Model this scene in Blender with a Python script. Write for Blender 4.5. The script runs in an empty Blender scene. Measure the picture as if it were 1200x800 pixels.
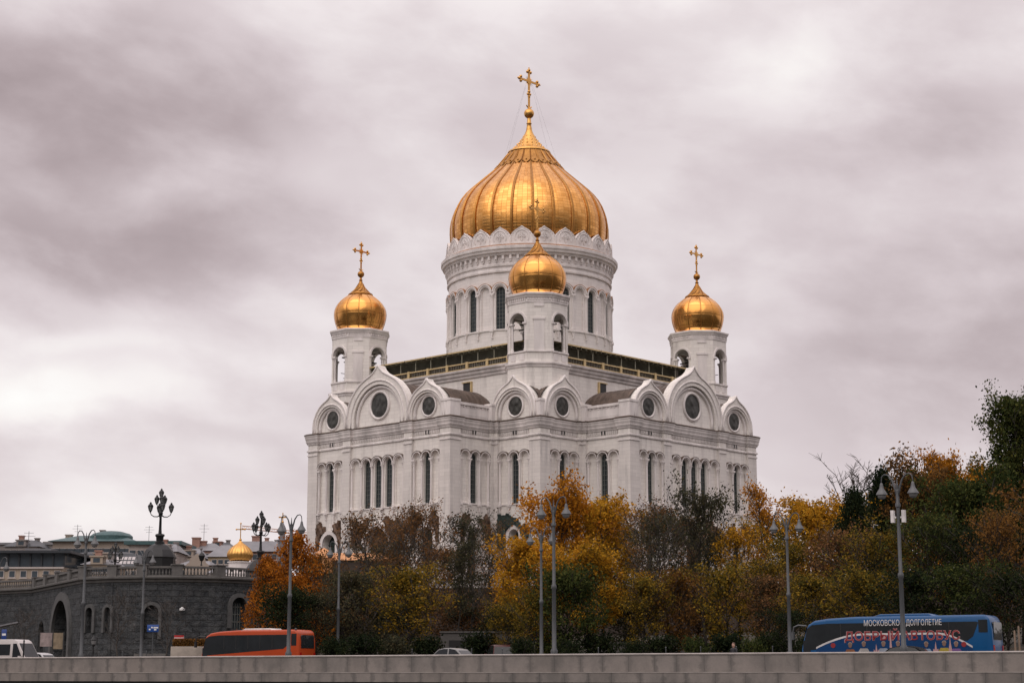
BLOBS = [(40,110,240,110,-.38),(170,280,240,40,-.20),(60,415,230,28,.22),(30,475,200,26,.30),(330,365,120,20,.12),(300,500,160,25,.08),(330,620,500,45,.12),(300,330,180,50,-.1),
         (760,12,110,20,.26),(960,70,110,45,.26),(430,30,200,60,.12),(700,150,160,50,-.06),(1110,170,140,60,-.16),(1180,330,120,110,-.15),(1130,480,140,60,-.08),(820,260,140,80,.10),(270,560,90,20,.14),(560,240,200,140,.06)]
ZEN, GLOW, EXPO = 1.5, .15, 0.07
import bpy, bmesh, math, random
import numpy as np
from math import sin, cos, pi, radians, sqrt, atan2, atan, hypot
R = random.Random(7)
sc = bpy.context.scene
col = sc.collection

# ------------------------------------------------------------------ camera frame used for surveying the site
FPX, HOR = 2040.0, 789.0                      # focal length in photo pixels, horizon row
PITCH = atan((HOR - 400) / FPX)
CP, SP = cos(PITCH), sin(PITCH)
def zat(py, Y):                               # height seen on photo row py at ground distance Y
    k = (400 - py) / FPX
    return (k * Y * CP + Y * SP) / (CP - k * SP)
def xat(px, Y, z=0.0):                        # sideways offset for photo column px at distance Y, height z
    return (px - 600) / FPX * (Y * CP + z * SP)

# ------------------------------------------------------------------ mesh builder
class MB:
    def __init__(s):
        s.v, s.f, s.m, s.uv = [], [], [], []
        s.T = None
    def add(s, vs, fs, mi=0, uvs=None):
        o = len(s.v)
        if s.T: vs = [s.T(*p) for p in vs]
        s.v.extend(vs)
        for i, f in enumerate(fs):
            s.f.append(tuple(o + k for k in f)); s.m.append(mi)
            s.uv.append(uvs[i] if uvs else None)
    def face(s, *pts, mi=0):
        s.add(list(pts), [tuple(range(len(pts)))], mi)
    def box(s, x0, x1, y0, y1, z0, z1, mi=0):
        vs = [(x0,y0,z0),(x1,y0,z0),(x1,y1,z0),(x0,y1,z0),(x0,y0,z1),(x1,y0,z1),(x1,y1,z1),(x0,y1,z1)]
        s.add(vs, [(3,2,1,0),(4,5,6,7),(0,1,5,4),(1,2,6,5),(2,3,7,6),(3,0,4,7)], mi)
    def fbox(s, F, u0, u1, z0, z1, n0, n1, mi=0):   # box in a wall frame
        vs = [F(u0,z0,n0),F(u1,z0,n0),F(u1,z0,n1),F(u0,z0,n1),F(u0,z1,n0),F(u1,z1,n0),F(u1,z1,n1),F(u0,z1,n1)]
        s.add(vs, [(0,1,2,3),(7,6,5,4),(4,5,1,0),(5,6,2,1),(6,7,3,2),(7,4,0,3)], mi)
    def prism(s, poly, z0, z1, mi=0, cap=True):
        n = len(poly)
        vs = [(x,y,z0) for x,y in poly] + [(x,y,z1) for x,y in poly]
        fs = [(i,(i+1)%n,n+(i+1)%n,n+i) for i in range(n)]
        if cap: fs += [tuple(range(n-1,-1,-1)), tuple(range(n,2*n))]
        s.add(vs, fs, mi)
    def extr(s, F, poly, n0, n1, mi=0, cap=True):   # polygon in (u,z) pushed along the frame normal
        n = len(poly)
        vs = [F(u,z,n0) for u,z in poly] + [F(u,z,n1) for u,z in poly]
        fs = [(i,(i+1)%n,n+(i+1)%n,n+i) for i in range(n)]
        if cap: fs += [tuple(range(n-1,-1,-1)), tuple(range(n,2*n))]
        s.add(vs, fs, mi)
    def lathe(s, prof, n=32, cx=0, cy=0, mi=0, a0=0, lobes=0, lobe=0.0, uvk=1.0, da=2*pi):
        vs = []; L = [0]
        for i in range(1, len(prof)):
            L.append(L[-1] + hypot(prof[i][0]-prof[i-1][0], prof[i][1]-prof[i-1][1]))
        closed = abs(da - 2*pi) < 1e-6
        m = n if closed else n + 1
        for r, z in prof:
            for j in range(m):
                a = a0 + da * j / n
                rr = r
                if lobes: rr = r * (1 + lobe * (abs(sin(lobes * (a-a0) / 2)) ** .7 - .6))
                vs.append((cx + rr*cos(a), cy + rr*sin(a), z))
        fs, uvs = [], []
        for i in range(len(prof)-1):
            for j in range(n):
                k = (j+1) % m
                fs.append((i*m+j, i*m+k, (i+1)*m+k, (i+1)*m+j))
                uvs.append([(j/n,L[i]*uvk),((j+1)/n,L[i]*uvk),((j+1)/n,L[i+1]*uvk),(j/n,L[i+1]*uvk)])
        s.add(vs, fs, mi, uvs)
    def tube(s, path, r, n=6, mi=0, closed=False, cap=True):
        P = [np.array(p, float) for p in path]; m = len(P)
        rs = r if hasattr(r, '__len__') else [r]*m
        vs = []; prev = None
        for i in range(m):
            if closed: t = P[(i+1)%m] - P[i-1]
            else: t = P[min(i+1,m-1)] - P[max(i-1,0)]
            L = np.linalg.norm(t); t = t / (L if L > 1e-9 else 1)
            if prev is None:
                a = np.array((0,0,1.)) if abs(t[2]) < .9 else np.array((1.,0,0))
                u = np.cross(a, t)
            else:
                u = prev - t * prev.dot(t)
            u /= max(np.linalg.norm(u), 1e-9); w = np.cross(t, u); prev = u
            for j in range(n):
                a = 2*pi*j/n
                vs.append(tuple(P[i] + rs[i]*(u*cos(a) + w*sin(a))))
        fs = []
        for i in range(m if closed else m-1):
            i2 = (i+1) % m
            for j in range(n):
                k = (j+1) % n
                fs.append((i*n+j, i*n+k, i2*n+k, i2*n+j))
        if cap and not closed:
            fs += [tuple(range(n-1,-1,-1)), tuple((m-1)*n+j for j in range(n))]
        s.add(vs, fs, mi)
    def sphere(s, c, r, n=12, m=8, mi=0, sz=1.0):
        prof = [(r*sin(pi*i/m)+1e-4, c[2]-r*sz*cos(pi*i/m)) for i in range(m+1)]
        s.lathe(prof, n, c[0], c[1], mi)
    def sweep(s, poly, prof, mi=0, closed=True):     # mitred sweep of (offset,z) along a ccw plan outline
        n = len(poly); N = []
        for i in range(n):
            p0, p1, p2 = poly[i-1], poly[i], poly[(i+1)%n]
            d1 = (p1[0]-p0[0], p1[1]-p0[1]); d2 = (p2[0]-p1[0], p2[1]-p1[1])
            l1, l2 = hypot(*d1), hypot(*d2)
            n1 = (d1[1]/l1, -d1[0]/l1); n2 = (d2[1]/l2, -d2[0]/l2)
            if not closed and i == 0: n1 = n2
            if not closed and i == n-1: n2 = n1
            k = 1 + n1[0]*n2[0] + n1[1]*n2[1]
            N.append(((n1[0]+n2[0])/k, (n1[1]+n2[1])/k))
        vs = []
        for o, z in prof:
            vs += [(poly[i][0]+o*N[i][0], poly[i][1]+o*N[i][1], z) for i in range(n)]
        fs = []
        for j in range(len(prof)-1):
            for i in range(n if closed else n-1):
                k = (i+1) % n
                fs.append((j*n+i, j*n+k, (j+1)*n+k, (j+1)*n+i))
        s.add(vs, fs, mi)
    def build(s, name, mats, parent=None, smooth=False, angle=None):
        me = bpy.data.meshes.new(name)
        me.from_pydata([tuple(map(float,p)) for p in s.v], [], s.f)
        if not isinstance(mats, (list, tuple)): mats = [mats]
        for m in mats: me.materials.append(m)
        if len(mats) > 1: me.polygons.foreach_set('material_index', s.m)
        if any(u is not None for u in s.uv):
            ul = me.uv_layers.new(name='UVMap'); buf = []
            for f, u in zip(s.f, s.uv):
                for k in range(len(f)): buf += list(u[k]) if u else [0.0, 0.0]
            ul.data.foreach_set('uv', buf)
        if smooth:
            me.polygons.foreach_set('use_smooth', [True]*len(s.f))
            if angle is not None:
                me.set_sharp_from_angle(angle=radians(angle))
        me.update()
        o = bpy.data.objects.new(name, me); col.objects.link(o)
        if parent: o.parent = parent
        return o

def tag(o, label=None, cat=None, group=None, kind=None):
    if label: o['label'] = label
    if cat: o['category'] = cat
    if group: o['group'] = group
    if kind: o['kind'] = kind
    return o
def empty(name, loc=(0,0,0), rz=0, parent=None):
    o = bpy.data.objects.new(name, None); col.objects.link(o)
    o.empty_display_size = .3
    o.location = loc; o.rotation_euler = (0,0,rz)
    if parent: o.parent = parent
    return o
def kids(o): return [c for c in bpy.data.objects if c.parent == o]
def copy_tree(o, parent=None):
    ch = list(o.children)
    c = o.copy(); col.objects.link(c)
    if parent is not None: c.parent = parent
    for k in ch: copy_tree(k, c)
    return c
class Fr:                                          # wall frame: u along the wall, n outwards
    def __init__(s, o, u, n): s.o, s.u, s.n = o, u, n
    def __call__(s, u, z, n=0):
        return (s.o[0]+u*s.u[0]+n*s.n[0], s.o[1]+u*s.u[1]+n*s.n[1], z)
def arc(uc, zs, r, n=12, a0=pi, a1=0):
    return [(uc + r*cos(a0+(a1-a0)*i/n), zs + r*sin(a0+(a1-a0)*i/n)) for i in range(n+1)]
def arched_wall(mb, F, u0, u1, z0, z1, ops, mi=0, n=0.0, na=12):
    """wall sheet with round-headed openings cut into it, with their reveals; ops: (uc, half width, sill, spring, depth, back?)"""
    u = u0
    for uc, hw, zb, zs, dep, back in sorted(ops):
        if uc-hw > u + 1e-4: mb.face(F(u,z0,n),F(uc-hw,z0,n),F(uc-hw,z1,n),F(u,z1,n), mi=mi)
        if zb > z0 + 1e-4: mb.face(F(uc-hw,z0,n),F(uc+hw,z0,n),F(uc+hw,zb,n),F(uc-hw,zb,n), mi=mi)
        A = arc(uc, zs, hw, na)
        for i in range(na):                       # spandrel in slices
            (a,b),(c,d) = A[i], A[i+1]
            mb.face(F(a,b,n),F(c,d,n),F(c,z1,n),F(a,z1,n), mi=mi)
        out = [(uc-hw,zb)] + A + [(uc+hw,zb)]
        for i in range(len(out)-1):
            (a,b),(c,d) = out[i], out[i+1]
            mb.face(F(a,b,n),F(a,b,n-dep),F(c,d,n-dep),F(c,d,n), mi=mi)
        mb.face(F(uc-hw,zb,n),F(uc+hw,zb,n),F(uc+hw,zb,n-dep),F(uc-hw,zb,n-dep), mi=mi)
        if back: mb.face(*[F(a,b,n-dep) for a,b in out], mi=mi)
        u = uc + hw
    if u1 > u + 1e-4: mb.face(F(u,z0,n),F(u1,z0,n),F(u1,z1,n),F(u,z1,n), mi=mi)
def arch_ring(mb, F, uc, zs, ri, ro, n0, n1, mi=0, na=14, leg=0.0):
    I = arc(uc, zs, ri, na); O = arc(uc, zs, ro, na)
    if leg:
        I = [(uc-ri, zs-leg)] + I + [(uc+ri, zs-leg)]; O = [(uc-ro, zs-leg)] + O + [(uc+ro, zs-leg)]
    for i in range(len(I)-1):
        (a,b),(c,d) = I[i], I[i+1]; (e,f),(g,h) = O[i], O[i+1]
        mb.face(F(a,b,n1),F(c,d,n1),F(g,h,n1),F(e,f,n1), mi=mi)
        mb.face(F(e,f,n0),F(e,f,n1),F(g,h,n1),F(g,h,n0), mi=mi)
        mb.face(F(a,b,n0),F(c,d,n0),F(c,d,n1),F(a,b,n1), mi=mi)
    for k in (0, -1):
        (a,b),(e,f) = I[k], O[k]
        mb.face(F(a,b,n0),F(a,b,n1),F(e,f,n1),F(e,f,n0), mi=mi)

# ------------------------------------------------------------------ materials
class NT:
    def __init__(s, tree): s.t = tree
    def n(s, typ, **kw):
        nd = s.t.nodes.new(typ)
        for k, v in kw.items(): setattr(nd, k, v)
        return nd
    def link(s, a, b): s.t.links.new(a, b)
    def setin(s, sock, v):
        if isinstance(v, bpy.types.NodeSocket): s.link(v, sock)
        elif v is not None: sock.default_value = v
    def math(s, op, a, b=None, c=None, clamp=False):
        nd = s.n('ShaderNodeMath', operation=op, use_clamp=clamp)
        for i, v in enumerate((a, b, c)):
            if v is not None: s.setin(nd.inputs[i], v)
        return nd.outputs[0]
    def mix(s, fac, a, b, blend='MIX'):
        nd = s.n('ShaderNodeMix', data_type='RGBA', blend_type=blend)
        s.setin(nd.inputs[0], fac); s.setin(nd.inputs[6], c4(a)); s.setin(nd.inputs[7], c4(b))
        return nd.outputs[2]
    def noise(s, vec, scale=1.0, detail=4, rough=.55, dist=0.0):
        nd = s.n('ShaderNodeTexNoise')
        if vec is not None: s.link(vec, nd.inputs['Vector'])
        nd.inputs['Scale'].default_value = scale; nd.inputs['Detail'].default_value = detail
        nd.inputs['Roughness'].default_value = rough; nd.inputs['Distortion'].default_value = dist
        return nd.outputs[0]
    def ramp(s, fac, stops, interp='LINEAR'):
        nd = s.n('ShaderNodeValToRGB'); nd.color_ramp.interpolation = interp
        e = nd.color_ramp.elements
        while len(e) < len(stops): e.new(.5)
        for k, (p, c) in enumerate(stops):
            e[k].position = p; e[k].color = c4(c) if not isinstance(c, (int, float)) else (c, c, c, 1)
        s.link(fac, nd.inputs[0]); return nd.outputs[0]
    def mapv(s, vec, scale=(1,1,1), loc=(0,0,0)):
        nd = s.n('ShaderNodeMapping'); s.link(vec, nd.inputs[0])
        nd.inputs[3].default_value = scale; nd.inputs[1].default_value = loc
        return nd.outputs[0]
    def bump(s, h, strength=.3, dist=.05):
        nd = s.n('ShaderNodeBump'); s.link(h, nd.inputs['Height'])
        nd.inputs['Strength'].default_value = strength; nd.inputs['Distance'].default_value = dist
        return nd.outputs[0]
    def xyz(s, vec):
        nd = s.n('ShaderNodeSeparateXYZ'); s.link(vec, nd.inputs[0]); return nd.outputs
    def comb(s, x, y, z=0.0):
        nd = s.n('ShaderNodeCombineXYZ')
        for i, v in enumerate((x, y, z)): s.setin(nd.inputs[i], v)
        return nd.outputs[0]
def c4(c):
    if isinstance(c, bpy.types.NodeSocket) or c is None: return c
    return tuple(c) if len(c) == 4 else (c[0], c[1], c[2], 1.0)
def material(name):
    m = bpy.data.materials.new(name); m.use_nodes = True
    t = NT(m.node_tree); b = m.node_tree.nodes['Principled BSDF']
    return m, t, b
def simple(name, c, rough=.6, metal=0.0, var=.25, scale=1.5, bump=.0, spec=.5, vstretch=1.0, coat=0.0):
    m, t, b = material(name)
    tc = t.n('ShaderNodeTexCoord').outputs['Object']
    nz = t.noise(t.mapv(tc, (1,1,vstretch)), scale, 6, .6)
    f = t.ramp(nz, [(.3, 0), (.7, 1)])
    lo = tuple(max(0, x*(1-var)) for x in c[:3]); hi = tuple(min(1, x*(1+var*.6)) for x in c[:3])
    t.link(t.mix(f, lo, hi), b.inputs['Base Color'])
    b.inputs['Roughness'].default_value = rough; b.inputs['Metallic'].default_value = metal
    b.inputs['Specular IOR Level'].default_value = spec
    b.inputs['Coat Weight'].default_value = coat
    if bump:
        fine = t.noise(tc, scale*8, 4)
        t.link(t.bump(fine, bump, .03), b.inputs['Normal'])
    return m

def stone_mat(name, base, mortar, course=.62, length=1.5, stain=(.42,.40,.38), drum=False, stain_amt=.5, bstr=.25):
    m, t, b = material(name)
    tcn = t.n('ShaderNodeTexCoord'); tc = tcn.outputs['Object']
    x, y, z = t.xyz(tc); nx, ny, nz_ = t.xyz(tcn.outputs['Normal'])
    if drum:
        u = t.math('MULTIPLY', t.math('ARCTAN2', y, x), 15.7)
    else:
        sel = t.math('GREATER_THAN', t.math('ABSOLUTE', nx), .6)
        u = t.math('ADD', t.math('MULTIPLY', y, sel), t.math('MULTIPLY', x, t.math('SUBTRACT', 1.0, sel)))
    br = t.n('ShaderNodeTexBrick'); br.offset = .5
    t.link(t.comb(u, z, 0.0), br.inputs['Vector'])
    br.inputs['Scale'].default_value = 1.0
    br.inputs['Brick Width'].default_value = length; br.inputs['Row Height'].default_value = course
    br.inputs['Mortar Size'].default_value = .022; br.inputs['Mortar Smooth'].default_value = .35
    br.inputs['Bias'].default_value = 0.0
    d = tuple(v*.9 for v in base)
    br.inputs['Color1'].default_value = c4(base); br.inputs['Color2'].default_value = c4(d)
    br.inputs['Mortar'].default_value = c4(mortar)
    # broad tone drift and rain streaks, fixed in the stone
    broad = t.noise(tc, .09, 5, .6)
    c = t.mix(t.ramp(broad, [(.35, 0), (.7, .35)]), br.outputs['Color'], tuple(v*.86 for v in base))
    st = t.noise(t.mapv(tc, (.9,.9,.07)), 1.0, 7, .62)
    st2 = t.noise(tc, .16, 4, .6)
    sf = t.math('MULTIPLY', t.ramp(st, [(.5, 0), (.78, stain_amt)]), t.ramp(st2, [(.4, .15), (.68, 1)]))
    c = t.mix(sf, c, stain)
    t.link(c, b.inputs['Base Color'])
    b.inputs['Roughness'].default_value = .75; b.inputs['Specular IOR Level'].default_value = .25
    hm = t.math('ADD', t.math('MULTIPLY', br.outputs['Fac'], -1.0), t.math('MULTIPLY', t.noise(tc, 4.0, 5), .35))
    t.link(t.bump(hm, bstr, .04), b.inputs['Normal'])
    return m
M = {}
M['stone'] = stone_mat('white_stone', (.83,.79,.75), (.58,.54,.52), stain=(.40,.37,.355), stain_amt=1.0)
M['stone_trim'] = simple('white_stone_trim', (.74,.695,.68), .75, var=.22, scale=.6, vstretch=.25, bump=.1, spec=.25)
M['pier'] = stone_mat('grey_white_stone', (.735,.695,.665), (.54,.50,.49), .62, 2.4, stain=(.33,.32,.32), stain_amt=1.0)
M['cornice'] = simple('weathered_cornice_stone', (.63,.59,.575), .8, var=.35, scale=.5, vstretch=.3, bump=.15, spec=.2)
M['drum'] = stone_mat('drum_stone', (.80,.755,.735), (.58,.54,.52), drum=True)

def gold_mat(name, nu, row, c1=(.78,.40,.125), c2=(.58,.27,.07), rough=.22, plates=True, seamk=.72):
    m, t, b = material(name)
    tcn = t.n('ShaderNodeTexCoord'); uv = tcn.outputs['UV']; tc = tcn.outputs['Object']
    b.inputs['Metallic'].default_value = 1.0
    if plates:
        br = t.n('ShaderNodeTexBrick'); br.offset = 0.0
        t.link(uv, br.inputs['Vector']); br.inputs['Scale'].default_value = 1.0
        br.inputs['Brick Width'].default_value = 1.0/nu; br.inputs['Row Height'].default_value = row
        br.inputs['Mortar Size'].default_value = .0
        br.inputs['Color1'].default_value = (0,0,0,1); br.inputs['Color2'].default_value = (1,1,1,1)
        x, y, z = t.xyz(uv)
        fu = t.math('ABSOLUTE', t.math('SUBTRACT', t.math('FRACT', t.math('MULTIPLY', x, nu)), .5))
        fv = t.math('ABSOLUTE', t.math('SUBTRACT', t.math('FRACT', t.math('DIVIDE', y, row)), .5))
        seam = t.ramp(t.math('MAXIMUM', fu, fv), [(.44, 0), (.5, 1)])
        rnd = t.xyz(br.outputs['Color'])[0]
        c = t.mix(rnd, c1, c2)
        c = t.mix(t.math('MULTIPLY', seam, seamk), c, (.20,.09,.02))
        rg = t.math('ADD', t.math('MULTIPLY', rnd, .12), rough)
        h = t.math('ADD', t.math('MULTIPLY', seam, -.5), t.math('MULTIPLY', t.noise(tc, .9, 3), 1.2))
        nrm = t.bump(h, .35, .10)
    else:
        nz = t.noise(tc, 2.5, 4)
        c = t.mix(nz, c1, c2); rg = t.math('ADD', t.math('MULTIPLY', nz, .15), rough)
        nrm = t.bump(t.noise(tc, 5.0, 3), .15, .05)
    t.link(c, b.inputs['Base Color']); t.link(rg, b.inputs['Roughness']); t.link(nrm, b.inputs['Normal'])
    return m
M['gold'] = gold_mat('gilded_plates', 24*4, .62)
M['gold_small'] = gold_mat('gilded_sheets', 12, 1.9, c1=(.76,.385,.115), c2=(.58,.27,.07), rough=.18, seamk=.4)
M['gold_trim'] = gold_mat('gilded_trim', 1, 1, plates=False, c1=(.80,.46,.15), c2=(.5,.26,.07), rough=.3)
M['gold_dark'] = gold_mat('patina_shade_gilding', 1, 1, plates=False, c1=(.55,.28,.08), c2=(.24,.11,.03), rough=.36)  # darker gold paints in the ribs' shadow lines along with their patina
M['gold_rail'] = simple('gilded_railing', (.60,.46,.24), .45, .4, var=.2)
M['brown_roof'] = simple('brown_sheet_roof', (.115,.085,.068), .5, .25, var=.5, scale=.8, bump=.15)
M['copper'] = simple('copper_flashing', (.42,.22,.12), .45, .6, var=.4, scale=.8)
M['dark_metal'] = simple('dark_metal', (.035,.035,.035), .5, .3)
M['canopy'] = simple('dark_canopy_glass', (.27,.275,.23), .5, .0, var=.4, scale=.6)
def glass_mat(name, c=(.035,.045,.05), rough=.08):
    m, t, b = material(name)
    tc = t.n('ShaderNodeTexCoord').outputs['Object']
    nz = t.noise(tc, .8, 3)
    t.link(t.mix(nz, tuple(v*.6 for v in c), tuple(v*1.5 for v in c)), b.inputs['Base Color'])
    b.inputs['Roughness'].default_value = rough; b.inputs['Specular IOR Level'].default_value = .4
    t.link(t.bump(t.noise(tc, 1.2, 2), .12, .05), b.inputs['Normal'])
    return m
M['glass'] = glass_mat('dark_window_glass')
M['frame'] = simple('grey_window_bars', (.16,.17,.16), .5, .2)
M['bronze'] = simple('dark_bronze_relief', (.06,.06,.055), .45, .35, var=.6, scale=1.4, bump=.8)
M['relief_brown'] = simple('brown_bronze_relief', (.14,.085,.055), .6, .15, var=.6, scale=1.2, bump=.8)
M['relief_green'] = simple('green_bronze_relief', (.035,.055,.05), .55, .2, var=.6, scale=1.2, bump=.8)
M['bell'] = simple('bell_bronze', (.05,.055,.05), .45, .5)
# ================================================================== CATHEDRAL
TH = radians(1.9)
DC = 330.0
CX = 20.5 * (DC*CP + 60*SP) / FPX
cath = empty('cathedral', (CX, DC, 13.2), TH - radians(135))     # local x = left front, y = right front
tag(cath, 'huge white stone cathedral with a gilded main dome and gilded bell tower domes', 'cathedral')
ZB = 13.2
Zt = lambda z: z - ZB
def CB(): return MB()
_build = MB.build
def cbuild(mb, name, mats, parent=None, smooth=False, angle=None):
    mb.v = [(x, y, z-ZB) for x, y, z in mb.v]
    return mb.build(name, mats, parent or cath, smooth, angle)

B_, W_, C_, PJ = 39.0, 17.7, 28.4, .5
Z_AR, Z_CO, Z_CT = 39.3, 40.9, 42.4
def lead_arc(mb, F, uc, zs, r, n1):
    A = arc(uc, zs, r, 12, pi*.93, pi*.07); B = arc(uc, zs, r+.09, 12, pi*.93, pi*.07)
    for i in range(12):
        mb.face(F(*A[i],.003),F(*A[i],n1),F(*A[i+1],n1),F(*A[i+1],.003)); mb.face(F(*B[i],.003),F(*B[i],n1),F(*B[i+1],n1),F(*B[i+1],.003))
        mb.face(F(*A[i],n1),F(*A[i+1],n1),F(*B[i+1],n1),F(*B[i],n1))
# --- plan outline, one quarter, as runs (start, end, type)
def quarter():
    runs = []
    def fac(p, q, plist):      # a straight face from p to q with piers at given distances
        L = hypot(q[0]-p[0], q[1]-p[1]); d = ((q[0]-p[0])/L, (q[1]-p[1])/L); n = (d[1], -d[0])
        at = lambda s, o: (p[0]+d[0]*s+n[0]*o, p[1]+d[1]*s+n[1]*o)
        return at, L
    pts = []                    # (point, tag of the run that STARTS at it)
    at, L = fac((B_,-W_), (B_,W_), None)
    h = L/2
    pts += [(at(-PJ,PJ),'pier'),(at(2.0,PJ),'side'),(at(2.0,0),'S'),(at(h-8.9,0),'side'),(at(h-8.9,PJ),'pier'),(at(h-6.9,PJ),'side'),
            (at(h-6.9,0),'L'),(at(h+6.9,0),'side'),(at(h+6.9,PJ),'pier'),(at(h+8.9,PJ),'side'),(at(h+8.9,0),'S'),(at(L-2.0,0),'side'),(at(L-2.0,PJ),'pier')]
    at, L = fac((B_,W_), (C_,W_), None)
    pts += [(at(-PJ,PJ),'pier'),(at(2.0,PJ),'side'),(at(2.0,0),'S'),(at(L-1.3,0),'side'),(at(L-1.3,PJ),'pier')]
    at, L = fac((C_,W_), (C_,C_), None)
    pts += [(at(PJ,PJ),'pier'),(at(1.3,PJ),'side'),(at(1.3,0),'S'),(at(L-2.0,0),'side'),(at(L-2.0,PJ),'pier')]
    at, L = fac((C_,C_), (W_,C_), None)
    pts += [(at(-PJ,PJ),'pier'),(at(2.0,PJ),'side'),(at(2.0,0),'S'),(at(L-1.3,0),'side'),(at(L-1.3,PJ),'pier')]
    at, L = fac((W_,C_), (W_,B_), None)
    pts += [(at(PJ,PJ),'pier'),(at(1.3,PJ),'side'),(at(1.3,0),'S'),(at(L-2.0,0),'side'),(at(L-2.0,PJ),'pier')]
    return pts
OUT = []
for q in range(4):
    ca, sa = (1,0,-1,0)[q], (0,1,0,-1)[q]
    for (x, y), tg in quarter():
        OUT.append(((x*ca - y*sa, x*sa + y*ca), tg, q))
poly = [p for p, _, _ in OUT]
wall, piers, trim, cols, lead = MB(), MB(), MB(), MB(), MB()
windows, portals, bays = [], [], []
for i, (p, tg, q) in enumerate(OUT):
    r = OUT[(i+1) % len(OUT)][0]
    L = hypot(r[0]-p[0], r[1]-p[1]); d = ((r[0]-p[0])/L, (r[1]-p[1])/L); n = (d[1], -d[0])
    mid = ((p[0]+r[0])/2, (p[1]+r[1])/2)
    F = Fr(mid, d, n); h = L/2
    vis = tg in 'SL' and mid[0]+mid[1] > 20 and n[0]+n[1] > 0
    if tg in ('pier','side'):
        piers.face(F(-h,10,0),F(h,10,0),F(h,Z_AR,0),F(-h,Z_AR,0))
        if tg == 'pier':
            trim.fbox(F, -h-.12, h+.12, 38.55, 38.8, .004, .14)
        continue
    if not vis:
        wall.face(F(-h,10),F(h,10),F(h,Z_AR),F(-h,Z_AR)); continue
    na = 5 if tg == 'L' else 3
    pit = (2*h-.1)/na
    hwW = .84 if tg == 'S' else .88
    zs = 37.1 - pit/2
    ops = []
    for k in range(na):
        uc = (k-(na-1)/2)*pit
        win = (0 < k < na-1)
        ops.append((uc, hwW if win else hwW*1.06, 28.2, zs, .55 if win else .25, not win))
        if win: windows.append((F, uc, hwW, 28.2, zs, mid))
        arch_ring(trim, F, uc, zs, hwW*1.16, pit/2-.02, .003, .36, leg=.25)
        arch_ring(trim, F, uc, zs, pit/2-.16, pit/2+.02, .36, .5)
        lead_arc(lead, F, uc, zs, pit/2+.03, .53)
    arched_wall(wall, F, -h, h, 26.9, Z_AR, ops)
    for k in range(na+1):
        uc = (k-na/2)*pit
        uc = max(-h+.28, min(h-.28, uc))
        c = F(uc, 0, .16)
        cols.lathe([(.27,28.1),(.27,28.5),(.2,28.7),(.19,34.6),(.24,34.75),(.22,34.9),(.36,35.45)], 8, c[0], c[1])
        cols.fbox(F, uc-.36, uc+.36, 35.45, zs-.22, .003, .52)
        cols.fbox(F, uc-.34, uc+.34, 27.75, 28.1, .003, .5)
        cols.extr(Fr(F(uc,0)[:2], d, n), [(-.24,27.75),(.24,27.75),(.0,26.95)], .003, .34)
        cols.sphere(F(uc, 26.9, .18), .16, 6, 4)
    trim.fbox(F, -h+.05, h-.05, 28.0, 28.2, .004, .16)
    # lower storey with a round-headed portal
    hp = 3.0 if tg == 'L' else (1.1 if abs(mid[0]-C_) < .2 and mid[1] > 0 else 1.7)
    zp = 23.3 - hp*.5
    arched_wall(wall, F, -h, h, 10, 26.9, [(0, hp, 13.2, zp, 1.3, False)])
    arch_ring(trim, F, 0, zp, hp+.05, hp+.75, .003, .4, leg=6)
    portals.append((F, hp, zp, h, tg, n, mid))
# wall above the architrave, attic closing and the flat roof
wall.sweep(poly, [(0,Z_AR),(0,Z_CT+.02)])
wall.face(*[(x,y,Z_CT) for x,y in poly])
cbuild(wall, 'wall', M['stone'])
cbuild(piers, 'pilasters', M['pier'])
cbuild(trim, 'arcade_moulding', M['stone_trim'])
cbuild(cols, 'colonnettes', M['stone_trim'])
cbuild(lead, 'arch_flashing', M['brown_roof'])
ent = MB()
ent.sweep(poly, [(.003,39.25),(.2,39.3),(.2,39.5),(.1,39.62),(.06,39.7)])
ent.sweep(poly, [(.004,40.55),(.16,40.6),(.2,40.85),(.3,40.95),(.36,41.2),(.32,41.3),(.42,41.6),(.46,41.75),(.46,41.95),(.54,42.1),(.55,42.3),(.5,42.42),(-.3,42.62)])
# frieze dentils
den = ent
for i, (p, tg, q) in enumerate(OUT):
    r = OUT[(i+1) % len(OUT)][0]
    if tg not in 'SL': continue
    L = hypot(r[0]-p[0], r[1]-p[1]); d = ((r[0]-p[0])/L, (r[1]-p[1])/L); n = (d[1], -d[0])
    if p[0]+p[1] < 10 or n[0]+n[1] < 0: continue
    F = Fr(p, d, n); k = int(L/.42)
    for j in range(k):
        u = (j+.5)*L/k
        den.fbox(F, u-.11, u+.11, 39.95, 40.5, .003, .12)
cbuild(ent, 'cornice', M['cornice'])
lc = MB(); lc.sweep(poly, [(.57,42.28),(.6,42.33),(.6,42.45),(.3,42.62)]); cbuild(lc, 'cornice_flashing', M['brown_roof'])
for F, hp, zp, h, tg, n, mid in portals:
    if tg == 'S':
        for s in (-.33, .33):
            slots = MB(); slots.fbox(F, s-.14, s+.14, 39.9, 40.55, .125, .14); cbuild(slots, 'vent_slot', M['dark_metal'])

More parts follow.
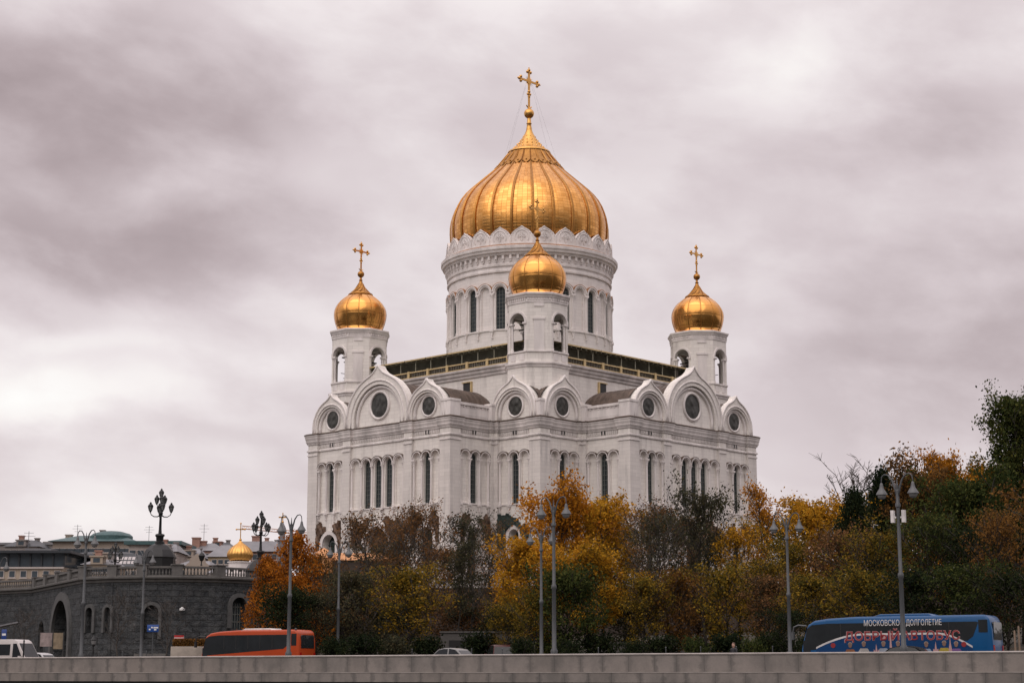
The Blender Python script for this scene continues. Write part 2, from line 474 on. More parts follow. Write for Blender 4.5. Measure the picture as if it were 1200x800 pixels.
# windows: bars, with the pane as a sub-part
for F, uc, hw, zb, zs, mid in windows:
    fr = MB()
    for s in (-hw*.34, hw*.34): fr.fbox(F, uc+s-.04, uc+s+.04, zb, zs+hw*.9, -.5, -.42)
    z = zb + .8
    while z < zs+hw*.6:
        fr.fbox(F, uc-hw, uc+hw, z-.035, z+.035, -.505, -.43); z += .82
    arch_ring(fr, F, uc, zs, hw-.12, hw-.005, -.52, -.39, leg=zs-zb)
    w = cbuild(fr, 'window', M['frame'])
    pn = MB(); out = [(uc-hw,zb)] + arc(uc, zs, hw) + [(uc+hw,zb)]
    pn.face(*[F(a,b,-.53) for a,b in out])
    cbuild(pn, 'pane', M['glass'], w)

# portal doors and the bronze reliefs over them
def bumpy(F, outline_top, u0, u1, z0, z1, n0, seed, cut):
    mb = MB(); rr = random.Random(seed); nu, nz = 16, 22
    ph = [rr.uniform(0, 6.28) for _ in range(8)]
    H = lambda u, z: .22 + .16*sin(3.1*u+ph[0])*sin(2.3*z+ph[1]) + .12*sin(6.3*u+4.1*z+ph[2]) + .08*sin(9*u-7*z+ph[3])
    g = {}; vs = []
    for i in range(nu+1):
        for j in range(nz+1):
            u = u0+(u1-u0)*i/nu; z = z0+(z1-z0)*j/nz
            g[i,j] = len(vs); vs.append(F(u, z, n0+max(.04, H(u,z))))
    fs = []
    for i in range(nu):
        for j in range(nz):
            u = u0+(u1-u0)*(i+.5)/nu; z = z0+(z1-z0)*(j+.5)/nz
            if cut(u, z): fs.append((g[i,j],g[i+1,j],g[i+1,j+1],g[i,j+1]))
    mb.add(vs, fs)
    # rim back to the wall so the sheet has thickness
    from collections import Counter
    ed = Counter(); orient = {}
    for f in fs:
        for k in range(4):
            e = (f[k], f[(k+1)%4]); ed[tuple(sorted(e))] += 1; orient[tuple(sorted(e))] = e
    inv = {v: k for k, v in g.items()}
    for e, c in ed.items():
        if c == 1:
            a, b = orient[e]; pa, pb = vs[a], vs[b]
            ia, ib = inv[a], inv[b]
            qa = F(u0+(u1-u0)*ia[0]/nu, z0+(z1-z0)*ia[1]/nz, n0-.3); qb = F(u0+(u1-u0)*ib[0]/nu, z0+(z1-z0)*ib[1]/nz, n0-.3)
            mb.face(pa, pb, qb, qa)
    return mb
for k, (F, hp, zp, h, tg, n, mid) in enumerate(portals):
    dr = MB(); out = [(-hp,13.2)] + arc(0, zp, hp) + [(hp,13.2)]
    dr.face(*[F(a,b,-1.25) for a,b in out])
    for s in (-1, 1):
        for zz in (14.2, 16.6, 19.0): dr.fbox(F, s*hp*.5-hp*.3, s*hp*.5+hp*.3, zz, zz+1.9, -1.24, -1.12)
    dr.fbox(F, -.06, .06, 13.2, zp+hp*.95, -1.24, -1.1); dr.fbox(F, -hp, hp, zp-.1, zp+.1, -1.23, -1.05)
    cbuild(dr, 'door', M['relief_brown'] if tg == 'L' else M['relief_green'])
    corner_left = abs(mid[0]-C_) < .2 and mid[1] > W_ and mid[1] < C_
    mat = M['relief_green'] if corner_left else M['relief_brown']
    rr = random.Random(90+k)
    uo = min(h-.1, hp+ (3.2 if tg == 'L' else 1.9))
    if corner_left:
        mb = bumpy(F, None, -h+.1, h-.1, 20.6, 26.6, .42, 77, lambda u, z: hypot(u, max(0,z-zp)) > hp+.8 and z < 26.3-.9*max(0,(u+.6))**.8*.9+.3*sin(u*3.1) and not (u > 1.4 and z < 22.2+.4*sin(4*u)))
        cbuild(mb, 'relief', mat, smooth=True); continue
    for s in (-1, 1):
        a, b = sorted((s*.5, s*uo))
        pa, pb, pc = rr.uniform(0,6), rr.uniform(.6,1.4), rr.uniform(1.5,2.4)
        topf = lambda u: 25.9 + .5*sin(u*pc+pa) + .35*sin(u*4.7+pb) - .55*max(0, abs(u)-uo*.75)
        zlow = 21.6 if not corner_left else 20.8
        cut = lambda u, z: hypot(u, max(0,z-zp)) > hp+.85 and z < topf(u) and abs(u) > (hp*.75)
        mb = bumpy(F, None, a, b, zlow, 26.6, .35, 40+k*2+s, cut)
        if mb.f: cbuild(mb, 'relief', mat, smooth=True)

# --- gables (kokoshniks) with medallions and the barrel roofs behind them
GO = [(7.85,0),(7.82,1.2),(7.7,2.2),(7.35,3.4),(6.7,4.6),(5.9,5.6),(5.0,6.45),(4.0,7.15),(3.1,7.7),(2.35,8.25),(1.65,8.9),(1.05,9.6),(.5,10.35),(.12,10.85)]
GS = [(1,0),(1,.15),(.985,.27),(.95,.38),(.89,.47),(.81,.56),(.71,.64),(.60,.71),(.49,.757),(.38,.797),(.27,.832),(.165,.872),(.075,.93),(.012,1)]
def gable(F, h, H, zbase, med_r, med_z, depth, arch_c, roof_to, roof_mat):
    ku, kz = h/7.85, H/10.85
    half = [(u*h, zbase+z*H) for u, z in GS]
    O = [(-u, z) for u, z in half] + [(u, z) for u, z in reversed(half)]
    g = MB()
    n = len(O)
    ri = h*.775; zc = zbase + arch_c*kz
    # inner arch sampled to match the outline
    I = []
    tot = n
    leg = 2
    for k in range(n):
        t = k/(n-1)
        if t < .08: I.append((-ri, zbase + (zc-zbase)*t/.08))
        elif t > .92: I.append((ri, zbase + (zc-zbase)*(1-t)/.08))
        else:
            a = pi - pi*(t-.08)/.84
            I.append((ri*cos(a), zc+ri*sin(a)))
    for k in range(n-1):
        g.face(F(*I[k],.45),F(*I[k+1],.45),F(*O[k+1],.45),F(*O[k],.45))
        g.face(F(*I[k],.45),F(*I[k],-.25),F(*I[k+1],-.25),F(*I[k+1],.45))
        g.face(F(*O[k],.45),F(*O[k+1],.45),F(*O[k+1],-depth),F(*O[k],-depth))
    g.face(*[F(*p,-.25) for p in I])
    g.face(*[F(*p,-depth) for p in O])
    ob = cbuild(g, 'gable', M['stone'])
    mo = MB()
    mo.tube([F(*p,.45) for p in O], [.2+.0*k if 3 < k < n-4 else .22 for k in range(n)], 6)
    arch = [(-ri*1.12, zbase)] + [(ri*1.12*cos(pi-pi*k/20), zc+ri*1.12*sin(pi-pi*k/20)) for k in range(21)] + [(ri*1.12, zbase)]
    mo.tube([F(*p,.48) for p in arch], .16, 5)
    arch = [(-ri*.93, zbase)] + [(ri*.93*cos(pi-pi*k/20), zc+ri*.93*sin(pi-pi*k/20)) for k in range(21)] + [(ri*.93, zbase)]
    mo.tube([F(*p,-.1) for p in arch], .3, 6)
    cbuild(mo, 'gable_moulding', M['stone_trim'], ob, True)
    md = MB()
    ring = lambda r, nn: [F(r*cos(2*pi*k/28), med_z+r*sin(2*pi*k/28), nn) for k in range(28)]
    md.tube(ring(med_r*1.17, -.16), med_r*.13, 6, closed=True)
    mring = cbuild(md, 'medallion_ring', M['stone_trim'], ob, True)
    md = MB()
    # relief face: concentric grid pushed in and out like a carved bust
    rr = random.Random(int(med_z*100 + F.o[0]*31 + F.o[1]*17)); p1, p2 = rr.uniform(0,6), rr.uniform(0,6)
    rows = []
    for k in range(9):
        r = med_r*1.08*k/8
        rows.append([F(r*cos(2*pi*j/28), med_z+r*sin(2*pi*j/28),
            -.16 + (.2*math.exp(-((r*cos(2*pi*j/28))/(med_r*.35))**2 - ((r*sin(2*pi*j/28)-med_r*.3)/(med_r*.4))**2)
                    + .16*math.exp(-((r*cos(2*pi*j/28))/(med_r*.6))**2 - ((r*sin(2*pi*j/28)+med_r*.5)/(med_r*.4))**2)
                    + .05*sin(5*r*cos(2*pi*j/28)+p1)*sin(4*r*sin(2*pi*j/28)+p2))) for j in range(28)])
    vs = [p for row in rows for p in row]
    fs = [(k*28+j, k*28+(j+1)%28, (k+1)*28+(j+1)%28, (k+1)*28+j) for k in range(8) for j in range(28)]
    md.add(vs, fs)
    cbuild(md, 'medallion', M['bronze'], ob, True)
    # barrel roof
    rf = MB()
    hh = (zc + h*.97*1.0 - zbase) if False else (8.1 if h > 6 else 8.9)*kz
    sec = [(-h*(.985 if h > 6 else 1.06)*cos(pi*k/20), hh*max(0, sin(pi*k/20))**(.8 if h > 6 else .6)) for k in range(21)]
    rows = [(.7, 1.0), (roof_to-hh*.45, 1.0)] + [(roof_to-hh*.45+hh*.45*sin(t), max(.05, cos(t))) for t in (.35,.7,1.0,1.3,1.5)]
    vs = [F(u*(1 if k else 1)*(.55+.45*c), zbase+z*c, -s_) for s_, c in rows for k, (u, z) in enumerate(sec)]
    rf.add(vs, [(j*21+k, j*21+k+1, (j+1)*21+k+1, (j+1)*21+k) for j in range(len(rows)-1) for k in range(20)])
    s_ = 1.6
    while s_ < roof_to-hh*.45:
        rf.tube([F(u*1.004, zbase+z+.02, -s_) for u, z in sec], .05, 4, cap=False); s_ += 1.15
    # the raised lead cap just behind the pointed tip
    tipo = [(u*.97, z-.12) for u, z in O[n//2-6:n//2+6]]
    rf.add([F(*p,-.5) for p in tipo] + [F(p[0]*.6, p[1]-1.4, -3.2) for p in tipo], [(k,k+1,13+k,12+k) for k in range(11)])
    cbuild(rf, 'gable_roof', roof_mat, ob, True, 40)
    return ob
def rot(q, x, y):
    ca, sa = (1,0,-1,0)[q], (0,1,0,-1)[q]; return (x*ca-y*sa, x*sa+y*ca)
for q in range(4):
    u, n = rot(q,0,1), rot(q,1,0)
    Fm = lambda c: Fr(rot(q, B_, c), u, n)
    if q in (0, 1):
        gable(Fm(0), 7.85, 10.8, Z_CT, 2.05, 46.15, 1.2, 1.3, 14.6, M['brown_roof'])
        for c in (-12.35, 12.35):
            gable(Fm(c), 4.65, 7.0, Z_CT, 1.5, 44.75, 1.0, 1.6, 12.6, M['brown_roof'])
    # corner block faces
    if q == 0:
        gable(Fr((C_+.28, 22.9), (0,1), (1,0)), 5.05, 7.6, Z_CT, 1.52, 44.75, 1.0, 1.6, 6.0, M['brown_roof'])
        gable(Fr((22.9, C_+.28), (-1,0), (0,1)), 5.05, 7.6, Z_CT, 1.52, 44.75, 1.0, 1.6, 6.0, M['brown_roof'])
# gables on the far sides of the two side corner blocks are out of sight; parapets along the return walls
def parapet(p0, p1, n):
    par = MB()
    L = hypot(p1[0]-p0[0], p1[1]-p0[1]); d = ((p1[0]-p0[0])/L, (p1[1]-p0[1])/L)
    F = Fr(p0, d, n)
    par.fbox(F, 0, L, 42.4, 44.7, -.9, .02)
    par.fbox(F, .02, L-.02, 44.7, 45.15, -1.1, .28)
    par.fbox(F, 1.2, L-1.2, 43.0, 44.3, .02, .07)
    for k in range(int(L/.9)): par.fbox(F, .5+k*.9, .75+k*.9, 44.35, 44.68, .02, .16)
    cbuild(par, 'parapet', M['stone_trim'])
parapet((B_-.7, W_), (C_+.1, W_), (0,1)); parapet((W_, B_-.7), (W_, C_+.1), (1,0))
for x, y in ((B_-.55,W_-.55),(W_-.55,B_-.55),(C_-.5,C_-.5),(C_+.4,W_-.2),(W_-.2,C_+.4)):
    par = MB(); par.box(x-1.15, x+1.15, y-1.15, y+1.15, 42.4, 45.1); par.box(x-1.25, x+1.25, y-1.25, y+1.25, 45.1, 45.5); cbuild(par, 'parapet_post', M['stone_trim'])
cr = MB(); cr.face((C_-1.7,C_-6,46.2),(C_-1.7,C_-1.7,45.2),(C_-6,C_-1.7,46.2),(22.6,22.6,49.5))
cbuild(cr, 'valley_flashing', M['copper'])

# --- upper block, its cornice, the gallery railing and the canopy
E_ = 24.3
up = MB(); sq = [(E_,-E_),(E_,E_),(-E_,E_),(-E_,-E_)]
for q in range(4):
    F = Fr(rot(q,E_,0), rot(q,0,1), rot(q,1,0))
    up.face(F(-E_,42),F(E_,42),F(E_,52.2),F(-E_,52.2))
cbuild(up, 'upper_wall', M['stone'])
uc_ = MB(); uc_.sweep(sq, [(.003,51.7),(.25,51.8),(.3,52.15),(.55,52.4),(.6,52.8),(.9,53.0),(.95,53.35),(-4.5,53.4)])
cbuild(uc_, 'upper_cornice', M['cornice'])
for q in (0, 1):
    for s in (-7.2, 7.2):
        F = Fr(rot(q,E_,s), rot(q,0,1), rot(q,1,0))
        w = MB(); w.fbox(F, -1.0, 1.0, 49.1, 51.0, -.2, .06)
        w = cbuild(w, 'window', M['dark_metal'])
        j = MB(); sd = 1 if q == 0 else -1
        j.fbox(F, sd*1.0, sd*1.3, 49.0, 51.15, .003, .35); j.fbox(F, -1.2, 1.2, 51.05, 51.2, .07, .3)
        cbuild(j, 'window_shutter', M['gold_rail'], w)
for q in range(4):
    ra, rp = MB(), MB()
    F = Fr(rot(q,E_+.35,0), rot(q,0,1), rot(q,1,0)); h = 17.6
    ra.fbox(F, -h, h, 54.4, 54.62, -.2, .2); ra.fbox(F, -h, h, 53.42, 53.6, -.18, .18)
    for k in range(8):
        u = -h + 2*h*k/7; ra.fbox(F, u-.28, u+.28, 53.42, 54.75, -.26, .26)
    for k in range(80):
        u = -h + 2*h*(k+.5)/80
        rp.fbox(F, u-.085, u+.085, 53.6, 54.4, -.09, .09)
    rail = cbuild(ra, 'gallery_railing', M['gold_rail'])
    cbuild(rp, 'balusters', simple('bronze_balusters', (.09,.075,.05), .5, .3), rail)
    iw = MB(); F2 = Fr(rot(q,E_-3.6,0), rot(q,0,1), rot(q,1,0))
    iw.face(F2(-E_+3.6,53.4),F2(E_-3.6,53.4),F2(E_-3.6,55.3),F2(-E_+3.6,55.3)); cbuild(iw, 'gallery_back_wall', M['stone'])
ca = MB(); CE = E_ + .75; ci = 11.0
for q in range(4):
    F = Fr(rot(q,0,0), rot(q,0,1), rot(q,1,0))
    ca.face(F(-CE,56.82,CE),F(CE,56.82,CE),F(ci,59.2,ci),F(-ci,59.2,ci))
    ca.face(F(-CE,56.64,CE),F(CE,56.64,CE),F(ci,58.9,ci),F(-ci,58.9,ci))
    F2 = Fr(rot(q,E_-3.6,0), rot(q,0,1), rot(q,1,0))
    ca.face(F2(-E_+3.6,55.3),F2(E_-3.6,55.3),F2(E_-3.6,58),F2(-E_+3.6,58))
cbuild(ca, 'gallery_canopy', M['canopy'])
fa, be = MB(), MB()
for q in range(4):
    F = Fr(rot(q,CE,0), rot(q,0,1), rot(q,1,0))
    for k in range(9):
        w = 2*CE/9; u = -CE + k*w
        fa.fbox(F, u+.12, u+w-.12, 56.62, 56.86, -.05, .05)
    for k in range(37):
        u = -CE+.6 + (2*CE-1.2)*k/36
        be.add([F(u-.06,56.6,-.1),F(u+.06,56.6,-.1),F(u+1.06,57.2,-3.6),F(u+.94,57.2,-3.6),F(u-.06,56.36,-.1),F(u+.06,56.36,-.1),F(u+1.06,56.95,-3.6),F(u+.94,56.95,-3.6)],
               [(0,1,5,4),(4,5,6,7),(1,2,6,5),(0,3,7,4)])
    for s in (-1.2,-2.3): be.fbox(F, -CE+3, CE-3, 56.5-s*.2-.2, 56.5-s*.2, s-.06, s+.06)
    for k in range(10):
        u = -18+36*k/9; c = F(u, 0, -.55); be.lathe([(.09,53.4),(.09,56.3)], 6, c[0], c[1])
cbuild(fa, 'canopy_edge', M['gold_rail'])
cbuild(be, 'canopy_beams', simple('canopy_steel', (.30,.29,.22), .5, .4))

# --- drum
DR = 15.65; NB = 32
dw, dt, dc, dl = MB(), MB(), MB(), MB()
half = DR*math.tan(pi/NB)
a_front = radians(45)
for k in range(NB):
    a = a_front + 2*pi*k/NB
    n = (cos(a), sin(a)); u = (-sin(a), cos(a))
    F = Fr((DR*n[0], DR*n[1]), u, n)
    win = k % 2 == 0
    hw = .93; zs, zb = 69.55, 62.5
    arched_wall(dw, F, -half, half, 56, 73.2, [(0, hw, zb, zs, .5 if win else .25, not win)])
    arch_ring(dt, F, 0, zs, hw+.12, half-.03, .003, .36, leg=.3)
    arch_ring(dt, F, 0, zs, half-.2, half+.03, .36, .52)
    lead_arc(dl, F, 0, zs, half+.04, .54)
    Fc = Fr(F(half,0)[:2], u, n)
    c = Fc(0,0,.1)
    dc.lathe([(.3,62.4),(.3,62.8),(.22,63),(.21,68.0),(.26,68.15),(.24,68.3),(.42,68.9)], 8, c[0], c[1])
    dc.fbox(Fc, -.42, .42, 68.9, 69.25, -.05, .5)
    dc.fbox(Fc, -.4, .4, 62.05, 62.4, -.05, .5)
    dc.extr(Fc, [(-.3,62.05),(.3,62.05),(0,60.9)], -.05, .36)
    dc.sphere(Fc(0,60.85,.2), .2, 6, 4)
    dt.fbox(F, -half, half, 62.2, 62.45, .003, .2)
    if win:
        fr = MB()
        for s in (-.33, .33): fr.fbox(F, s-.035, s+.035, zb, zs+.75, -.45, -.38)
        z = zb+.7
        while z < zs+.5: fr.fbox(F, -hw, hw, z-.03, z+.03, -.46, -.39); z += .72
        arch_ring(fr, F, 0, zs, hw-.1, hw-.005, -.47, -.35, leg=zs-zb)
        w = cbuild(fr, 'window', M['frame'])
        pn = MB(); pn.face(*[F(x,y,-.48) for x,y in [(-hw,zb)]+arc(0,zs,hw)+[(hw,zb)]]); cbuild(pn, 'pane', M['glass'], w)
cbuild(dw, 'drum', M['drum']); cbuild(dt, 'drum_arcade', M['stone_trim']); cbuild(dc, 'drum_colonnettes', M['stone_trim']); cbuild(dl, 'arch_flashing', M['copper'])
dk = MB()
dk.lathe([(15.75,73.1),(15.95,73.2),(16.0,73.5),(15.8,73.6),(15.75,74.2),(16.0,74.35),(16.05,74.7),(15.85,74.8),(15.85,76.25),(16.4,76.35),(16.5,76.7),(16.85,76.8),(16.95,77.2),(17.15,77.35),(17.2,77.85),(17.0,78.0)], 128)
for k in range(72):
    a = 2*pi*k/72; n = (cos(a), sin(a)); F = Fr((15.85*n[0],15.85*n[1]), (-n[1],n[0]), n)
    dk.fbox(F, -.22, .22, 75.55, 76.3, 0, .5); dk.fbox(F, -.16, .16, 75.15, 75.55, 0, .3)
cbuild(dk, 'drum_cornice', M['stone_trim'])
cpb = MB(); cpb.lathe([(17.1,77.96),(16.4,78.35),(16.1,78.4)], 96); cbuild(cpb, 'cornice_flashing', M['copper'])
# ring of little gables under the dome
kk = MB(); NK = 24
for k in range(NK):
    a = a_front + 2*pi*(k+.5)/NK; n = (cos(a), sin(a)); u = (-sin(a), cos(a))
    F = Fr((16.0*n[0],16.0*n[1]), u, n); hw = 16.0*math.tan(pi/NK)
    o = [(hw,78.2),(hw,79.7),(hw*.97,80.0),(hw*.8,80.55),(hw*.6,80.95),(hw*.38,81.25),(hw*.2,81.45),(.06,81.75)]
    O = [(-x,z) for x,z in o] + [(x,z) for x,z in reversed(o)]
    kk.extr(F, O, -.6, 0)
    kk.tube([F(x,z,0) for x,z in O], .09, 4)
    for rr_, zz, uu in ((1.3,79.75,0),):
        kk.tube([F(uu+rr_*cos(pi*j/12-.0), zz+rr_*sin(pi*j/12), .02) for j in range(-2,15)], .1, 4)
    for j in range(4):
        an = pi/2*j
        kk.tube([F(.5*cos(an)+.28*cos(t), 79.8+.5*sin(an)+.28*sin(t), .02) for t in [2*pi*i/8 for i in range(8)]], .07, 4, closed=True)
    kk.fbox(F, -.08, .08, 78.9, 80.7, .0, .1); kk.fbox(F, -.7, .7, 79.72, 79.88, .0, .1)
    for s in (-1, 1):
        kk.fbox(F, s*hw-.12, s*hw+.12, 78.2, 79.7, .0, .16)
    kk.fbox(F, -hw, hw, 78.3, 78.6, .0, .14)
    for j in range(11): kk.sphere(F(-hw*.9+hw*1.8*j/10, 0, 0)[:2] + (80.0+1.65*(1-abs(-1+2*j/10))**.8-.0,), .13, 5, 3)
cbuild(kk, 'dome_parapet', M['stone_trim'])

# --- gilded domes
def dome_top(z0, s, ball_z, ball_r, cross_h, parent, main=False):
    """neck, ball and cross"""
    b = MB()
    if main:
        b.lathe([(.62,z0),(.5,z0+.8),(.42,z0+1.3),(.55,z0+1.5),(.42,z0+1.7),(.36,ball_z-ball_r)], 12)
    else:
        b.lathe([(.42,z0),(.26,z0+.35),(.4,z0+.5),(.24,z0+.65),(.2,ball_z-ball_r)], 10)
    b.sphere((0,0,ball_z), ball_r, 18, 12)
    cz = ball_z + ball_r
    b.lathe([(.3*s,cz-.05),(.16*s,cz+.5*s),(.2*s,cz+.6*s),(.09*s,cz+.9*s)], 8)
    return b, cz
def cross(cz, H, arm, s):
    """ornate cross, arms along local x, trefoil ends, crescent below"""
    m = MB(); t = .17*s
    zc = cz + H*.68
    m.box(-.2*s,.2*s,-t*.6,t*.6,cz+.25,cz+H-.25*s); m.box(-arm,arm,-t*.55,t*.55,zc-.19*s,zc+.19*s)
    for j in range(12):                      # slim flames between the arms
        pass
    def tre(x, z, dx, dz):
        for ox, oz in ((dx*.42,dz*.42),(-dz*.42,dx*.42),(dz*.42,-dx*.42)):
            m.sphere((x+ox*s, 0, z+oz*s), .3*s, 8, 6)
        m.sphere((x+dx*.85*s, 0, z+dz*.85*s), .13*s, 6, 4)
    tre(arm-.35*s, zc, 1, 0); tre(-arm+.35*s, zc, -1, 0); tre(0, cz+H-.75*s, 0, 1)
    m.lathe([(.001,-.16*s),(.62*s,-.12*s),(.62*s,.12*s),(.001,.16*s)], 14)
    k = len(m.v) - 4*14
    for i in range(k, len(m.v)):
        x, y, z = m.v[i]; m.v[i] = (x, z, zc + y)
    for j in range(8):
        a = pi/4 + pi/2*(j//2) + (j%2-.5)*.35
        m.tube([(.55*s*cos(a),0,zc+.55*s*sin(a)),(1.15*s*cos(a),0,zc+1.15*s*sin(a))], [.07*s,.02*s], 4)
    z2 = cz + H*.36                            # lower ornament
    for ox in (-.28, .28): m.sphere((ox*s,0,z2), .26*s, 8, 6)
    m.sphere((0,0,z2-.5*s), .27*s, 8, 6); m.sphere((0,0,z2+.5*s), .3*s, 8, 6)
    m.tube([(.8*s*cos(a),0,cz+.95*s+.8*s*sin(a)) for a in [pi+pi*.12+ (pi*.76)*i/10 for i in range(11)]], [.02*s]+[.12*s]*9+[.02*s], 5)
    return m
prof = [(14.2,78.6),(14.8,80.4),(15.1,81.6),(15.28,82.8),(15.35,84.0),(15.32,85.2),(15.15,86.4),(14.8,87.6),(14.35,88.8),(13.65,90.1),(12.75,91.3),(11.7,92.4),(10.6,93.4),(9.5,94.4),(8.4,95.4),(7.3,96.4),(6.3,97.4),(5.4,98.4),(4.6,99.4),(4.0,100.3)]
md = MB(); md.lathe(prof, 24*8, a0=a_front, lobes=24, lobe=.012)
dome = cbuild(md, 'main_dome', M['gold'], smooth=True)
rb = MB()
for k in range(24):
    a = a_front + 2*pi*k/24
    for off in (-.011, .011):
        w = [min(.2, .06+r*.010) for r, z in prof[1:-2]]
        rb.tube([((r*1.0+.02)*cos(a+off*min(1, 9/max(r,1))), (r*1.0+.02)*sin(a+off*min(1, 9/max(r,1))), z) for r, z in prof[1:-2]], w, 5)
for k in range(24):                       # tongues of gilded leaf under the top
    a = a_front + 2*pi*(k+.5)/24
    da_ = 2*pi/24*.44
    L = [(97.0,6.7),(97.6,6.15),(98.4,5.4),(99.3,4.7),(100.2,4.1)]
    rows = []
    for i, (z, r) in enumerate(L):
        w = da_*(.55 if i == 0 else 1.0)
        rows.append([((r+.22)*cos(a+w*t), (r+.22)*sin(a+w*t), z - (.25*(1-abs(t)) if i == 0 else 0)) for t in (-1,-.5,0,.5,1)])
    vs = [p for row in rows for p in row]
    rb.add(vs, [(i*5+j,i*5+j+1,(i+1)*5+j+1,(i+1)*5+j) for i in range(4) for j in range(4)])
    rb.tube([rows[4][0], rows[1][0], rows[0][0], rows[0][2], rows[0][4], rows[1][4], rows[4][4]], .09, 4)
    rb.sphere(rows[1][2], .2, 6, 4)
cbuild(rb, 'dome_ribs', M['gold_dark'], dome, True, 50)
tp = MB()
tp.lathe([(3.9,100.2),(4.3,100.45),(4.2,100.75),(3.3,101.2),(2.9,101.7)], 48)
tp.lathe([(3.2,101.2),(2.4,102.2),(1.75,103.1),(1.2,104.0),(.8,104.7),(.58,105.3)], 24, lobes=12, lobe=.06)
for row, (z, r, nn) in enumerate(((101.4,3.0,20),(102.2,2.35,16),(103.0,1.75,12),(103.9,1.2,10))):
    for k in range(nn):
        a = 2*pi*(k+.5*row)/nn; tp.sphere((r*cos(a), r*sin(a), z), .24-.03*row, 6, 4, sz=1.5)
b, cz = dome_top(105.2, 1.0, 108.77, 1.0, 0, None, True)
o = len(tp.v); tp.add(b.v, b.f)
tip = cbuild(tp, 'dome_finial', M['gold_trim'], dome, True, 50)
cbuild(cross(cz, 118.15-cz, 2.75, 1.05), 'cross', M['gold_trim'], dome, True, 45)
wr = MB()
for a in (0, pi/2, pi, 3*pi/2):
    wr.tube([(1.6*cos(a+.0)*.6, 1.6*sin(a)*.6, 114.5), (7.4*cos(a), 7.4*sin(a), 97.2)], .011, 4)
cbuild(wr, 'guy_wires', M['dark_metal'], dome)

